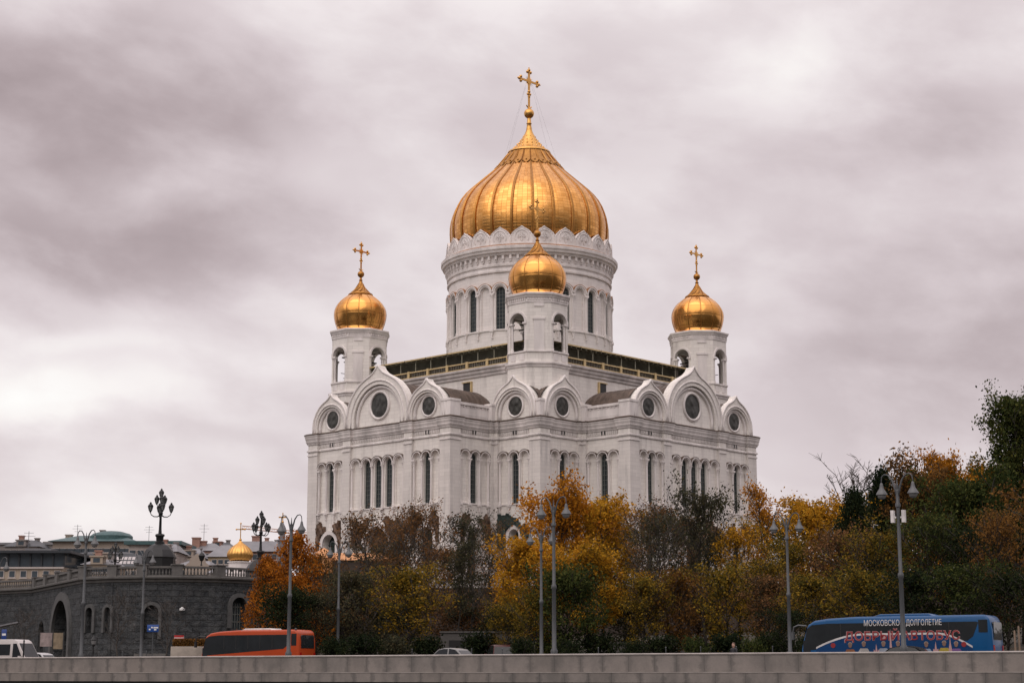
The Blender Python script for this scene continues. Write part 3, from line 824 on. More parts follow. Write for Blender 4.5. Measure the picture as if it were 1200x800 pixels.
# --- four bell towers (octagonal), each with its own dome, cross and bells
def bell_tower(pos, side):
    ap = 5.1
    tw, tt = MB(), MB()
    Z0, Z1 = 43.0, 52.2
    oc = lambda r: [(r/cos(pi/8)*cos(pi/8+pi/4*k), r/cos(pi/8)*sin(pi/8+pi/4*k)) for k in range(8)]
    tw.prism(oc(5.25), Z0, 51.8, cap=False)
    tt.sweep(oc(5.25), [(.003,51.3),(.15,51.4),(.2,51.75),(.42,51.9),(.42,52.15),(-.6,52.3)])
    hf = ap*math.tan(pi/8)
    for k in range(8):
        a = pi/4*k; n = (cos(a), sin(a)); u = (-sin(a), cos(a)); F = Fr((ap*n[0], ap*n[1]), u, n)
        if k % 2 == 0:
            arched_wall(tw, F, -hf, hf, 52.2, 62.9, [(0, 1.72, 54.2, 59.15, .55, False)])
            arch_ring(tt, F, 0, 59.15, 1.74, 2.08, .003, .2, leg=.3)
            for s in (-1, 1):
                c = F(s*1.5, 0, -.3); tt.lathe([(.27,54.2),(.27,54.6),(.19,54.7),(.19,58.3),(.3,58.9)], 8, c[0], c[1])
                tt.fbox(F, s*1.5-.34, s*1.5+.34, 58.9, 59.2, -.6, .12)
            for s in (-1, 1): tt.fbox(F, s*1.0-.55, s*1.0+.55, 52.6, 53.7, .003, .08)
        else:
            tw.face(F(-hf,52.2),F(hf,52.2),F(hf,62.9),F(-hf,62.9))
            tt.fbox(F, -hf*.42, hf*.42, 54.2, 59.6, .003, .1); tt.fbox(F, -hf*.5, hf*.5, 59.6, 60.0, .003, .2)
            tt.fbox(F, -hf*.4, hf*.4, 61.9, 62.5, .003, .12)
            c = F(hf, 0, -.02)
        # inner pier behind the wall so the chamber has thickness
        tt.fbox(F, -hf, hf, 53.95, 54.2, .003, .2)
        for j in range(9):
            uu = -hf+.25+(2*hf-.5)*j/8; tt.fbox(F, uu-.11, uu+.11, 62.95, 63.4, .05, .22)
    tw.prism(oc(ap-.9), 61.0, 61.2); tw.prism(oc(ap-.1), 53.9, 54.1)
    for k in range(4):                       # corner piers of the belfry
        a = pi/4 + pi/2*k; c = (4.0*cos(a), 4.0*sin(a))
        n = (cos(a), sin(a)); F = Fr(c, (-n[1], n[0]), n); tw.fbox(F, -.9, .9, 54.1, 61.0, .2, .9)
    tt.sweep(oc(ap), [(.003,62.5),(.12,62.6),(.12,62.9),(.05,62.95),(.05,63.4),(.25,63.5),(.3,63.75),(.48,63.9),(.54,64.2),(.42,64.3),(-.4,64.4)])
    pl = MB(); T = lambda x, y, z: (x+pos[0], y+pos[1], z)
    for m_ in (tw, tt): m_.v = [T(*p) for p in m_.v]
    body = cbuild(tw, 'bell_tower', M['stone'])
    cbuild(tt, 'tower_moulding', M['stone_trim'], body)
    dm = MB()
    dm.lathe([(4.6,64.1),(4.65,64.6),(4.4,64.75),(4.3,64.85),(4.5,65.4),(4.78,66.2),(4.99,67.1),(5.06,67.9),(4.98,68.6),(4.72,69.3),(4.3,70.0),(3.75,70.6),(3.1,71.1),(2.55,71.5),(2.15,71.8)], 12*8, lobes=12, lobe=.016, a0=pi/12)
    dm.v = [T(*p) for p in dm.v]
    d = cbuild(dm, 'dome', M['gold_small'], body, True)
    rr = MB()
    pr = [(4.32,64.85),(4.5,65.4),(4.78,66.2),(4.99,67.1),(5.06,67.9),(4.98,68.6),(4.72,69.3),(4.3,70.0),(3.75,70.6),(3.1,71.1),(2.55,71.5),(2.15,71.8)]
    for k in range(12):
        a = pi/12+2*pi*k/12
        rr.tube([((r*.993)*cos(a), (r*.993)*sin(a), z) for r, z in pr], .085, 4)
    rr.lathe([(2.2,71.6),(2.4,71.8),(2.3,72.0),(1.9,72.05)], 32)
    rr.lathe([(2.0,71.95),(1.35,72.6),(.85,73.25),(.52,73.85),(.36,74.3)], 20)
    for k in range(10):                      # spiral flutes on the tip
        a = 2*pi*k/10
        rr.tube([(r*cos(a+tw_), r*sin(a+tw_), z) for r, z, tw_ in ((2.0,72.0,0),(1.35,72.65,.35),(.85,73.3,.7),(.45,74.1,1.0))], [.17,.13,.1,.06], 5)
    b, cz = dome_top(74.25, .7, 75.95, .66, 0, None)
    rr.add(b.v, b.f)
    rr.v = [T(*p) for p in rr.v]
    cbuild(rr, 'dome_ribs', M['gold_dark'], body, True, 50)
    cr = cross(cz, 82.3-cz, 1.85, .72); cr.v = [T(*p) for p in cr.v]
    cbuild(cr, 'cross', M['gold_trim'], body, True, 45)
    be = MB()
    for (x, y, s) in ((0,0,1.25),(2.6,0,.75),(-2.6,0,.75),(0,2.6,.75),(0,-2.6,.75)):
        zt = 58.6
        be.lathe([(.08*s,zt+.3),(.35*s,zt+.1),(.55*s,zt-.2),(.65*s,zt-.9),(.8*s,zt-1.5),(1.1*s,zt-2.0),(1.0*s,zt-2.05)], 14, x, y)
    be.box(-4.4,4.4,-.12,.12,58.9,59.1); be.box(-.12,.12,-4.4,4.4,59.1,59.3)
    be.box(-4.6,4.6,-.05,.05,55.9,56.0); be.box(-.05,.05,-4.6,4.6,56.0,56.1)
    be.v = [T(*p) for p in be.v]
    cbuild(be, 'bells', M['bell'], body, True, 40)
TR_ = 23.1
for x, y in ((TR_,TR_),(TR_,-TR_),(-TR_,TR_),(-TR_,-TR_)): bell_tower((x,y), 0)
# ================================================================== RIVER, QUAY, ROAD, PARK, TERRACE
QD = (1/sqrt(1+.583**2), -.583/sqrt(1+.583**2))        # along the quay, to the right
QN = (QD[1], -QD[0])                                    # towards the river
if QN[1] > 0: QN = (-QN[0], -QN[1])
Q0 = (0.0, 110.9)
def quay(u, n, z=0.0): return (Q0[0]+u*QD[0]+n*QN[0], Q0[1]+u*QD[1]+n*QN[1], z)
def inland(x, y): return -((x-Q0[0])*QN[0] + (y-Q0[1])*QN[1])
def along(x, y): return (x-Q0[0])*QD[0] + (y-Q0[1])*QD[1]
QA = atan2(QD[1], QD[0])
def smooth(a, b, x):
    t = max(0, min(1, (x-a)/(b-a))); return t*t*(3-2*t)
def gz(x, y):
    s = inland(x, y)
    return .05 + 3.2*smooth(34, 90, s) + 3.0*smooth(90, 160, s)

M['water'] = None
m, t, b = material('river_water'); tc = t.n('ShaderNodeTexCoord').outputs['Object']
b.inputs['Base Color'].default_value = (.02,.022,.02,1); b.inputs['Roughness'].default_value = .12
t.link(t.bump(t.noise(t.mapv(tc,(.5,1.4,1)), .6, 6, .6), .5, .25), b.inputs['Normal']); M['water'] = m
def earth_mat():
    m, t, b = material('leaf_littered_grass'); tc = t.n('ShaderNodeTexCoord').outputs['Object']
    c = t.ramp(t.noise(tc, .35, 8, .65), [(.3,(.012,.013,.007)),(.5,(.022,.019,.010)),(.66,(.045,.028,.012)),(.8,(.03,.02,.01))])
    t.link(c, b.inputs['Base Color']); b.inputs['Roughness'].default_value = .95
    t.link(t.bump(t.noise(tc, 3, 6), .5, .08), b.inputs['Normal']); return m
M['earth'] = earth_mat()
M['asphalt'] = simple('wet_asphalt', (.045,.045,.047), .55, var=.3, scale=.4, bump=.2)
M['paving'] = simple('grey_paving', (.16,.15,.14), .8, var=.25, scale=.7, bump=.2)
M['kerb'] = simple('granite_kerb', (.24,.23,.22), .75, var=.2, scale=1.2)
M['paint'] = simple('road_paint', (.7,.7,.68), .6, var=.15)

w_ = MB(); w_.face((-4000,-4000,-3.2),(4000,-4000,-3.2),(4000,4000,-3.2),(-4000,4000,-3.2))
tag(w_.build('water', M['water']), kind='structure')
g = MB()
us = [-5000,-1500,-600]+[-300+20*k for k in range(31)]+[600,1500,5000]
ns = [.55,20,26,30,34,40,46,52,58,64,70,76,82,88,94,100,110,120,130,140,150,160,200,400,1000,5000]
vs = []
for s_ in ns:
    for u in us:
        p = quay(u, -s_); h_ = gz(p[0],p[1]) + (.35*sin(p[0]*.21)*sin(p[1]*.17) if s_ > 40 else 0) - (.12 if s_ < 34 else 0)
        vs.append((p[0],p[1],h_))
nu = len(us)
g.add(vs, [(i*nu+j, i*nu+j+1, (i+1)*nu+j+1, (i+1)*nu+j) for i in range(len(ns)-1) for j in range(nu-1)])
tag(g.build('ground', M['earth'], smooth=True), kind='structure')
def strip(name, n0, n1, z, mat, u0=-260, u1=200, thick=None):
    m_ = MB(); F = lambda u, zz, n: quay(u, n, zz)
    if thick: m_.fbox(F, u0, u1, z-thick, z, n0, n1)
    else: m_.face(F(u0,z,n0),F(u1,z,n0),F(u1,z,n1),F(u0,z,n1))
    return tag(m_.build(name, mat), kind='structure')
strip('pavement', -5.0, -.52, .12, M['paving'], thick=.3)
strip('road', -24.0, -5.2, 0.0, M['asphalt'])
strip('pavement', -29, -24.2, .12, M['paving'], thick=.3)
strip('kerb', -5.2, -5.003, .13, M['kerb'], thick=.3); strip('kerb', -24.2, -24.003, .13, M['kerb'], thick=.3)
mk = MB(); F = lambda u, zz, n: quay(u, n, zz)
for n in (-9.8, -14.6, -19.3):
    u = -250
    while u < 190:
        L = 3 if n != -14.6 else 12.1
        mk.face(F(u,.005,n),F(u+L,.005,n),F(u+L,.005,n+.14),F(u,.005,n+.14)); u += 9 if n != -14.6 else 12.1
tag(mk.build('road_markings', M['paint']), kind='structure')

# granite river wall
def granite_quay():
    m, t, b = material('pinkish_grey_granite'); tc = t.n('ShaderNodeTexCoord').outputs['Object']
    x, y, z = t.xyz(tc)
    wob = t.math('MULTIPLY', t.noise(t.mapv(tc,(.12,0,0)), 1.0, 2), 3.0)
    up = t.math('GREATER_THAN', z, .11)
    u = t.math('ADD', t.math('ADD', x, wob), t.math('MULTIPLY', up, .85))
    cell = t.math('DIVIDE', u, 1.75)
    fr = t.math('FRACT', cell); fl = t.math('FLOOR', cell)
    wnn = t.n('ShaderNodeTexWhiteNoise', noise_dimensions='1D'); t.link(t.math('ADD', fl, t.math('MULTIPLY', up, 77.0)), wnn.inputs['W'])
    d = t.math('SUBTRACT', .5, t.math('ABSOLUTE', t.math('SUBTRACT', fr, .5)))
    joint = t.ramp(d, [(0, 1), (.012, 0)])
    sgrain = t.noise(tc, 9, 6, .7)
    base = t.ramp(wnn.outputs['Value'], [(0,(.215,.19,.172)),(.5,(.25,.222,.203)),(1,(.225,.203,.188))])
    base = t.mix(t.ramp(sgrain, [(.35,0),(.65,.35)]), base, (.17,.15,.14))
    # damp dark patches fixed near some joints, and streaks
    dz = t.math('ADD', d, t.math('MULTIPLY', t.math('SUBTRACT', t.noise(t.mapv(tc,(1.2,1,2.2)), 1.6, 5), .5), .42))
    near = t.ramp(dz, [(.05, 1), (.16, 0)])
    pick = t.ramp(t.noise(t.mapv(tc,(.3,.3,.1)), 1.0, 3), [(.32,.3),(.5,1)])
    patch = t.math('MULTIPLY', near, pick)
    base = t.mix(t.math('MULTIPLY', patch, .5), base, (.07,.068,.066))
    base = t.mix(t.math('MULTIPLY', t.ramp(t.noise(t.mapv(tc,(.5,.5,.35)), 1.0, 7, .65), [(.42,0),(.66,1)]), .6), base, (.10,.095,.09))
    base = t.mix(t.math('MULTIPLY', joint, .5), base, (.03,.03,.03))
    t.link(base, b.inputs['Base Color']); b.inputs['Roughness'].default_value = .72; b.inputs['Specular IOR Level'].default_value = .3
    hgt = t.math('ADD', t.math('MULTIPLY', joint, -1.0), t.math('MULTIPLY', sgrain, .3))
    t.link(t.bump(hgt, .5, .03), b.inputs['Normal']); return m
M['quay'] = granite_quay()
M['quay_dark'] = simple('shaded_wet_river_wall', (.035,.034,.032), .5, var=.4, scale=.8, bump=.3)  # dark colour holds the ledge's shadow as well as wet stone
qw = empty('embankment_wall', (Q0[0],Q0[1],0), QA)
tag(qw, 'long pinkish grey granite embankment wall along the foreground', 'wall')
L0, L1 = -200, 150
p_ = MB(); p_.box(L0,L1,.03,.48,.11,1.1); p_.build('parapet', M['quay'], qw)
p_ = MB()
p_.add([(L0,-.0,1.1),(L1,-.0,1.1),(L1,.52,1.1),(L0,.52,1.1),(L0,-.03,1.17),(L1,-.03,1.17),(L1,.06,1.215),(L0,.06,1.215),(L1,.46,1.215),(L0,.46,1.215),(L1,.55,1.17),(L0,.55,1.17)],
       [(0,1,5,4),(4,5,6,7),(7,6,8,9),(9,8,10,11),(11,10,2,3)])
p_.build('coping', simple('pale_granite_coping', (.34,.31,.29), .7, var=.2, scale=1.5, bump=.2), qw)  # coping coloured lighter than the parapet below
p_ = MB(); p_.box(L0,L1,-.34,.5,-.52,.06); p_.build('base_course', M['quay'], qw)
p_ = MB(); p_.box(L0,L1,-.36,.03,.06,.11); p_.build('ledge', simple('pale_granite_ledge', (.30,.27,.25), .7, var=.25, scale=1.5, bump=.2), qw)  # ledge coloured lighter than the courses around it
p_ = MB(); p_.box(L0,L1,-.05,.5,-4.2,-.52); p_.build('river_wall', M['quay_dark'], qw)

# terrace that carries the cathedral
M['terr'] = stone_mat('brown_retaining_stone', (.06,.045,.038), (.035,.03,.025), .5, 1.2, stain=(.03,.026,.024))
tr = MB()
tp_ = [(-78,275),(80,275),(80,430),(-78,430)]
tr.prism(tp_, 0, 13.2, cap=False); tr.face(*[(x,y,13.2) for x,y in tp_])
tag(tr.build('terrace', M['terr']), kind='structure')
tb = empty('terrace_balustrade', (1,275.2,13.2)); tag(tb, 'pale stone balustrade on the terrace edge before the cathedral', 'balustrade')
M['pale'] = simple('pale_stone', (.42,.39,.37), .8, var=.2, scale=1)
bb = MB(); bb.box(-79,79,-.3,.3,0,.3); bb.build('plinth', M['pale'], tb)
bb = MB(); bb.box(-79,79,-.25,.25,1.15,1.4); bb.build('rail', M['pale'], tb)
for k in range(27):
    x0 = -78+6*k
    q_ = MB(); q_.box(x0-.4,x0+.4,-.35,.35,.3,1.5); q_.build('post', M['pale'], tb)
    if k < 26:
        q_ = MB()
        for j in range(12):
            q_.lathe([(.13,.3),(.17,.6),(.09,.95),(.12,1.15)], 6, x0+.62+.435*j, 0)
        q_.build('balusters', M['pale'], tb)
# low copper-roofed pavilion at the terrace corner
pv = empty('pavilion', (xat(417,268,18),268,4)); tag(pv, 'low pavilion with a copper roof beside the left foot of the cathedral', 'pavilion')
hw = 6.4; zt_ = zat(656,268)-4
q_ = MB(); q_.box(-hw,hw,0,9,0,zt_); q_.build('wall', M['terr'], pv)
q_ = MB(); z1 = zat(646,268)-4
q_.add([(-hw-.3,-.3,zt_),(hw+.3,-.3,zt_),(hw+.3,9.3,zt_),(-hw-.3,9.3,zt_),(-hw+2,3,z1),(hw-2,3,z1),(hw-2,6,z1),(-hw+2,6,z1)],[(0,1,5,4),(1,2,6,5),(2,3,7,6),(3,0,4,7),(4,5,6,7)])
M['cop_bright'] = simple('new_copper_roof', (.62,.30,.13), .5, .35, var=.25, scale=.7)
q_.build('roof', M['cop_bright'], pv)
q_ = MB(); xo = xat(379,268,18)-xat(417,268,18)
q_.lathe([(1.75,zt_-2),(1.75,zt_+.3),(1.95,zt_+.35),(1.7,zt_+.7),(1.1,zt_+1.35),(.4,zt_+1.75),(.02,zt_+1.95)], 20, xo, 1.0); q_.build('apse_roof', M['cop_bright'], pv, True, 40)

# ------------------------------------------------------------------ granite bridge approach on the left
def rock_mat():
    m, t, b = material('dark_rusticated_granite'); tcn = t.n('ShaderNodeTexCoord'); tc = tcn.outputs['Object']
    uv = t.n('ShaderNodeUVMap').outputs[0]
    br = t.n('ShaderNodeTexBrick'); br.offset = .5; t.link(uv, br.inputs['Vector']); br.inputs['Scale'].default_value = 1
    br.inputs['Brick Width'].default_value = 1.55; br.inputs['Row Height'].default_value = .62; br.inputs['Mortar Size'].default_value = .03; br.inputs['Mortar Smooth'].default_value = .4
    br.inputs['Color1'].default_value = (.052,.058,.064,1); br.inputs['Color2'].default_value = (.026,.030,.034,1); br.inputs['Mortar'].default_value = (.014,.014,.015,1)
    nz = t.noise(tc, 1.3, 8, .65)
    c = t.mix(t.ramp(nz, [(.35,0),(.7,.6)]), br.outputs['Color'], (.11,.11,.11))
    wh = t.math('MULTIPLY', t.ramp(t.noise(t.mapv(tc,(.8,.8,.12)), .7, 7, .7), [(.56,0),(.74,1)]), t.ramp(t.noise(tc,.09,3), [(.45,0),(.62,.6)]))
    c = t.mix(wh, c, (.30,.28,.27))
    t.link(c, b.inputs['Base Color']); b.inputs['Roughness'].default_value = .8; b.inputs['Specular IOR Level'].default_value = .25
    h = t.math('ADD', t.math('MULTIPLY', br.outputs['Fac'], -1.2), t.math('MULTIPLY', nz, 2.2))
    t.link(t.bump(h, 1.0, .25), b.inputs['Normal']); return m
M['rock'] = rock_mat()
M['granite'] = simple('grey_granite_trim', (.085,.085,.085), .75, var=.3, scale=1.5, bump=.2)
M['granite_lt'] = simple('light_granite_trim', (.115,.11,.105), .75, var=.3, scale=1.5, bump=.2)
br_ = empty('bridge_approach', (-45,188,0)); tag(br_, 'dark rusticated granite bridge approach with arched openings and a balustrade', 'bridge')
def bl(o):                     # world -> local of the empty
    return lambda p: (p[0]-o.location[0], p[1]-o.location[1], p[2]-o.location[2])
def P(px, Y): return (xat(px, Y, 8), Y)
line = [P(-150,228),P(-10,217),P(38,212),P(95,190),P(130,187.5),P(165,186.5),P(207,186.5),P(258,188),P(307,192),P(345,198)]
ZTOP = 10.05
class UV(MB): pass
segs = []
for a, b in zip(line[:-1], line[1:]):
    L = hypot(b[0]-a[0], b[1]-a[1]); u = ((b[0]-a[0])/L, (b[1]-a[1])/L); n = (u[1], -u[0])
    segs.append((Fr(a, u, n), L))
def uat(i, px):                # distance along segment i where photo column px falls
    F, L = segs[i]; lo, hi = -2*L, 3*L
    for _ in range(60):
        mid = (lo+hi)/2; p = F(mid, 0)
        if 600+FPX*p[0]/(p[1]*CP+6*SP) < px: lo = mid
        else: hi = mid
    return lo
ops = {i: [] for i in range(len(segs))}
ops[2] += [(uat(2,73), 4.0, .2, 4.1, 5.0, False, .9), (uat(2,48.5), 1.5, .2, 4.6, 1.5, True, 0)]
ops[0] += [(uat(0,6), 1.6, .2, 5.2, 1.5, True, .4)]
ops[3] += [(uat(3,105.5), .5, 4.3, 6.5, .6, True, .35), (uat(3,127), .48, 4.3, 6.5, .35, True, .3)]
ops[5] += [(uat(5,177.5), .75, 3.6, 6.4, .5, True, .35)]
ops[7] += [(uat(7,279), 1.0, 4.8, 7.1, .7, True, .45)]
wl = MB(); wl_uv = []
rk = MB(); rg = MB()
u_off = 0
walls_by_seg = []
for i, (F, L) in enumerate(segs):
    m_ = MB(); rg = MB()
    arched_wall(m_, F, 0, L, -.3, ZTOP-.45, [o[:6] for o in ops[i]], na=14)
    # planar uv from the frame
    uvs = []
    for f in m_.f:
        uvs.append([(u_off + (m_.v[k][0]-F.o[0])*F.u[0]+(m_.v[k][1]-F.o[1])*F.u[1], m_.v[k][2]) for k in f])
    m_.uv = uvs
    m_.v = [bl(br_)(p) for p in m_.v]
    m_.build('wall', M['rock'], br_)
    for o in ops[i]:
        uc, hw, zb, zs, dep, back, rw = o
        if rw:
            r_ = MB(); arch_ring(r_, F, uc, zs, hw, hw+rw, .003, .22 if rw < .6 else .35, na=16, leg=(zs-zb) if hw < 1.2 else zs-.2)
            r_.v = [bl(br_)(p) for p in r_.v]; r_.build('arch_surround', M['granite'], br_)
        if hw > 1.2 and not back or hw > .9 and back:
            pn = MB(); pn.face(*[bl(br_)(F(x,y,-dep+.03)) for x,y in [(uc-hw,zb)]+arc(uc,zs,hw)+[(uc+hw,zb)]])
            wn_ = pn.build('gate' if hw > 1.2 else 'window', M['dark_metal'] if hw > 1.2 else M['glass'], br_)
            gb = MB()
            for k in range(1, 6): uu = uc-hw+2*hw*k/6; gb.fbox(F, uu-.04, uu+.04, zb, zs+hw*.4, -dep+.05, -dep+.12)
            for zz in ([zs, zs-1.2, zs-2.4] if hw > 1.2 else [zs, zs-.8, zs-1.6]): gb.fbox(F, uc-hw, uc+hw, zz-.05, zz+.05, -dep+.05, -dep+.13)
            gb.v = [bl(br_)(p) for p in gb.v]; gb.build('bars', M['frame'], wn_)
    u_off += L
co_ = MB(); co_.sweep([(p[0],p[1]) for p in line], [(.0,ZTOP-.5),(.12,ZTOP-.42),(.15,ZTOP-.2),(.42,ZTOP-.1),(.45,ZTOP+.08),(.35,ZTOP+.12),(-1.5,ZTOP+.14)], closed=False)
co_.v = [bl(br_)(p) for p in co_.v]; co_.build('cornice', M['granite_lt'], br_)
dk_ = MB(); dk_.face(*[bl(br_)((x,y,ZTOP-.02)) for x,y in line]+[bl(br_)((-20,320,ZTOP-.02)), bl(br_)((-160,360,ZTOP-.02))]); dk_.build('deck', M['paving'], br_)
ped_at = []
for i, (F, L) in enumerate(segs):
    k = max(1, round(L/ (6.0 if i else 12)))
    for j in range(k):
        u0, u1 = L*j/k, L*(j+1)/k
        ped = MB(); ped.fbox(F, u0-.55, u0+.55, ZTOP+.1, ZTOP+1.3, -.75, .1); ped.fbox(F, u0-.65, u0+.65, ZTOP+1.3, ZTOP+1.42, -.85, .2)
        ped.v = [bl(br_)(p) for p in ped.v]; ped.build('pedestal', M['granite_lt'], br_)
        bal = MB(); bal.fbox(F, u0+.5, u1-.5, ZTOP+1.0, ZTOP+1.22, -.5, -.08); bal.fbox(F, u0+.5, u1-.5, ZTOP+.1, ZTOP+.3, -.5, -.08)
        nb = int((u1-u0-1.2)/.36)
        for q in range(nb):
            c = F(u0+.75+q*.36, 0, -.29); bal.lathe([(.07,ZTOP+.3),(.12,ZTOP+.5),(.06,ZTOP+.8),(.09,ZTOP+1.0)], 6, c[0], c[1])
        bal.v = [bl(br_)(p) for p in bal.v]; bal.build('balustrade', M['granite_lt'], br_)
# lower service door frames and the bulkhead lamp
F, L = segs[5]
u = uat(5, 178)
dr = MB(); dr.fbox(F, u-1.7, u+1.7, .1, 2.1, .003, .25); dr.v = [bl(br_)(p) for p in dr.v]; d_ = dr.build('door_surround', M['granite_lt'], br_)
for s in (-.8, .8):
    dd = MB(); dd.fbox(F, u+s-.62, u+s+.62, .15, 1.75, .255, .3); dd.v = [bl(br_)(p) for p in dd.v]; dd.build('door', M['dark_metal'], d_)
wlamp = empty('wall_lamp', segs[6][0](uat(6,214), zat(712,186.6), 0.0)); tag(wlamp, 'small white floodlight fixed to the dark granite bridge wall', 'lamp')
q_ = MB(); q_.box(-.12,.12,-.35,.05,.1,.2); q_.build('bracket', M['dark_metal'], wlamp)
q_ = MB(); q_.lathe([(.05,.1),(.28,-.05),(.3,-.25),(.02,-.3)], 12, 0, -.4); q_.build('lamp_head', simple('white_lamp_cover', (.75,.75,.75), .4), wlamp, True, 40)

# ------------------------------------------------------------------ lamps
M['lamp_grey'] = simple('grey_lamp_paint', (.075,.08,.086), .45, .1, var=.15, scale=2)
M['lamp_shade'] = simple('pale_lamp_shade', (.10,.104,.108), .45, .1, var=.12)
M['lamp_glass'] = simple('frosted_lamp_glass', (.17,.17,.17), .25, var=.1)
M['black_iron'] = simple('black_cast_iron', (.012,.013,.014), .45, .3, var=.3, scale=3)
def make_lamp():
    r = empty('street_lamp'); A = .92
    q = MB(); q.lathe([(.3,0),(.3,.5),(.26,.6),(.22,1.2),(.24,1.35),(.145,1.5),(.125,5.2),(.165,5.25),(.165,5.45),(.105,5.55),(.092,9.2),(.15,9.25),(.15,9.4),(.1,9.5),(.1,10.15),(.02,10.2)], 12)
    q.build('pole', M['lamp_grey'], r, True, 40)
    for s in (-1, 1):
        q = MB()
        pts = [(0,0,9.75),(s*.12,0,10.25),(s*.3,0,10.8),(s*.52,0,11.08),(s*.74,0,11.12),(s*.88,0,11.0),(s*A,0,10.78),(s*A,0,10.55)]
        q.tube(pts, [.085,.065,.05,.042,.038,.035,.03,.03], 7)
        arm = q.build('arm', M['lamp_grey'], r, True)
        q = MB(); q.lathe([(.03,10.66),(.08,10.6),(.09,10.5),(.11,10.42),(.13,10.32),(.24,10.15),(.31,10.03),(.33,9.97),(.27,9.98)], 16, s*A, 0)
        q.build('lamp_shade', M['lamp_shade'], arm, True, 40)
        q = MB(); q.lathe([(.25,9.97),(.24,9.87),(.19,9.78),(.1,9.73),(.01,9.71)], 14, s*A, 0); q.build('lamp_glass', M['lamp_glass'], arm, True)
    q = MB(); q.lathe([(.1,10.15),(.05,10.3),(.09,10.42),(.05,10.55),(.012,10.95)], 8); q.build('finial', M['lamp_grey'], r, True, 40)
    return r
lamp0 = make_lamp(); LG = 'twin-armed street lamps along the embankment road'
LAMPS = [(95,139,'twin-armed grey lamp post in front of the big arched opening of the bridge approach'),(338,125.5,'twin-armed grey lamp post in front of the red coach and orange tree'),
         (649.5,112.5,'taller of the two lamp posts standing before the large yellow tree'),(1059,99.3,'lamp post with two white boxes on it, in front of the blue coach'),
         (165,162,'lamp post in front of the granite bridge wall, beside the blue road sign'),(395.5,151,'lamp post standing before the bare brown trees just right of the red coach'),
         (634.5,136,'shorter, thinner-looking of the two lamp posts before the large yellow tree'),(926,124,'lamp post before the yellow trees, just ahead of the blue coach front'),
         (-7,172,'lamp post cut off by the left edge of the photo above the white van')]
for i, (px, Y, lab) in enumerate(LAMPS):
    o = lamp0 if i == 0 else copy_tree(lamp0)
    o.location = (xat(px, Y, 1.5), Y, gz(xat(px,Y),Y) if inland(xat(px,Y),Y) > 34 else .1); o.rotation_euler = (0,0,QA + (.0 if i < 4 else .1))
    tag(o, lab, 'lamp post', LG)
    if i == 3:
        for s in (-1, 1):
            q = MB(); q.box(s*.32-.09, s*.32+.09, -.14, .14, 8.35, 9.05); q.box(s*.12, s*.3, -.04, .04, 8.6, 8.7); q.build('white_box', simple('white_plastic', (.72,.69,.68), .5), o)
def make_candelabra():
    r = empty('candelabra_lamp')
    q = MB(); q.lathe([(2.0,0),(2.0,.25),(1.85,.3),(1.85,2.3),(1.95,2.45),(1.8,2.75),(1.5,3.25),(1.0,3.75),(.6,3.95),(.5,4.0)], 8, a0=pi/8)
    q.build('pedestal', M['black_iron'], r)
    q = MB(); q.lathe([(.55,3.98),(.55,4.15),(.4,4.25),(.42,4.7),(.55,4.85),(.5,5.0),(.2,5.1),(.16,5.6),(.13,7.0),(.2,7.1),(.26,7.35),(.16,7.5),(.12,8.0),(.2,8.1),(.12,8.3),(.08,9.2)], 12)
    q.build('post', M['black_iron'], r, True, 40)
    def lantern(x, y, z, s=1.0):
        q = MB(); q.lathe([(.05*s,z),(.14*s,z+.08*s),(.1*s,z+.12*s),(.15*s,z+.16*s)], 6, x, y)
        for k in range(6):
            a = 2*pi*k/6; q.tube([(x+.15*s*cos(a),y+.15*s*sin(a),z+.16*s),(x+.27*s*cos(a),y+.27*s*sin(a),z+.62*s)], .022*s, 4)
        q.lathe([(.3*s,z+.62*s),(.3*s,z+.68*s),(.2*s,z+.85*s),(.1*s,z+.92*s),(.13*s,z+.98*s),(.02*s,z+1.12*s)], 6, x, y)
        l = q.build('lantern', M['black_iron'], r)
        q = MB(); q.lathe([(.13*s,z+.17*s),(.25*s,z+.62*s)], 6, x, y); q.build('lantern_glass', simple('grey_lantern_glass',(.18,.19,.19),.15), l)
    for k in range(4):
        a = pi/4*0 + pi/2*k + .35
        c, s = cos(a), sin(a)
        q = MB(); q.tube([(0,0,7.2),(.35*c,.35*s,6.95),(.75*c,.75*s,6.95),(1.05*c,1.05*s,7.15),(1.15*c,1.15*s,7.4)], [.09,.07,.06,.05,.05], 6); q.build('arm', M['black_iron'], r, True)
        lantern(1.15*c, 1.15*s, 7.4, 1.05)
    for k in range(3):
        a = 2*pi*k/3 + .9; c, s = cos(a), sin(a)
        q = MB(); q.tube([(0,0,8.1),(.3*c,.3*s,8.05),(.5*c,.5*s,8.3)], [.06,.05,.04], 5); q.build('arm', M['black_iron'], r, True)
        lantern(.5*c, .5*s, 8.3, 1.0)
    lantern(0, 0, 9.0, 1.0)
    return r
cd = make_candelabra()
for i, (px, Y, zb, lab) in enumerate([(187,194,10.2,'largest black candelabra lamp on a domed black pedestal on the bridge approach'),(305,222,10.3,'black candelabra lamp right of the little golden domed chapel'),
        (134,262,9.6,'black candelabra lamp in front of the dark mansard roof'),(104.5,300,9.0,'smallest black candelabra lamp, left of the one at the dark mansard roof'),(329,236,8.2,'black candelabra lamp half hidden behind the orange tree')]):
    o = cd if i == 0 else copy_tree(cd)
    o.location = (xat(px,Y,14), Y, zb); o.rotation_euler = (0,0,i*.4); s_ = (1,1.0,.98,.85,.72)[i]; o.scale = (s_,s_,s_)
    tag(o, lab, 'lamp', 'black candelabra lamps on the bridge approach')
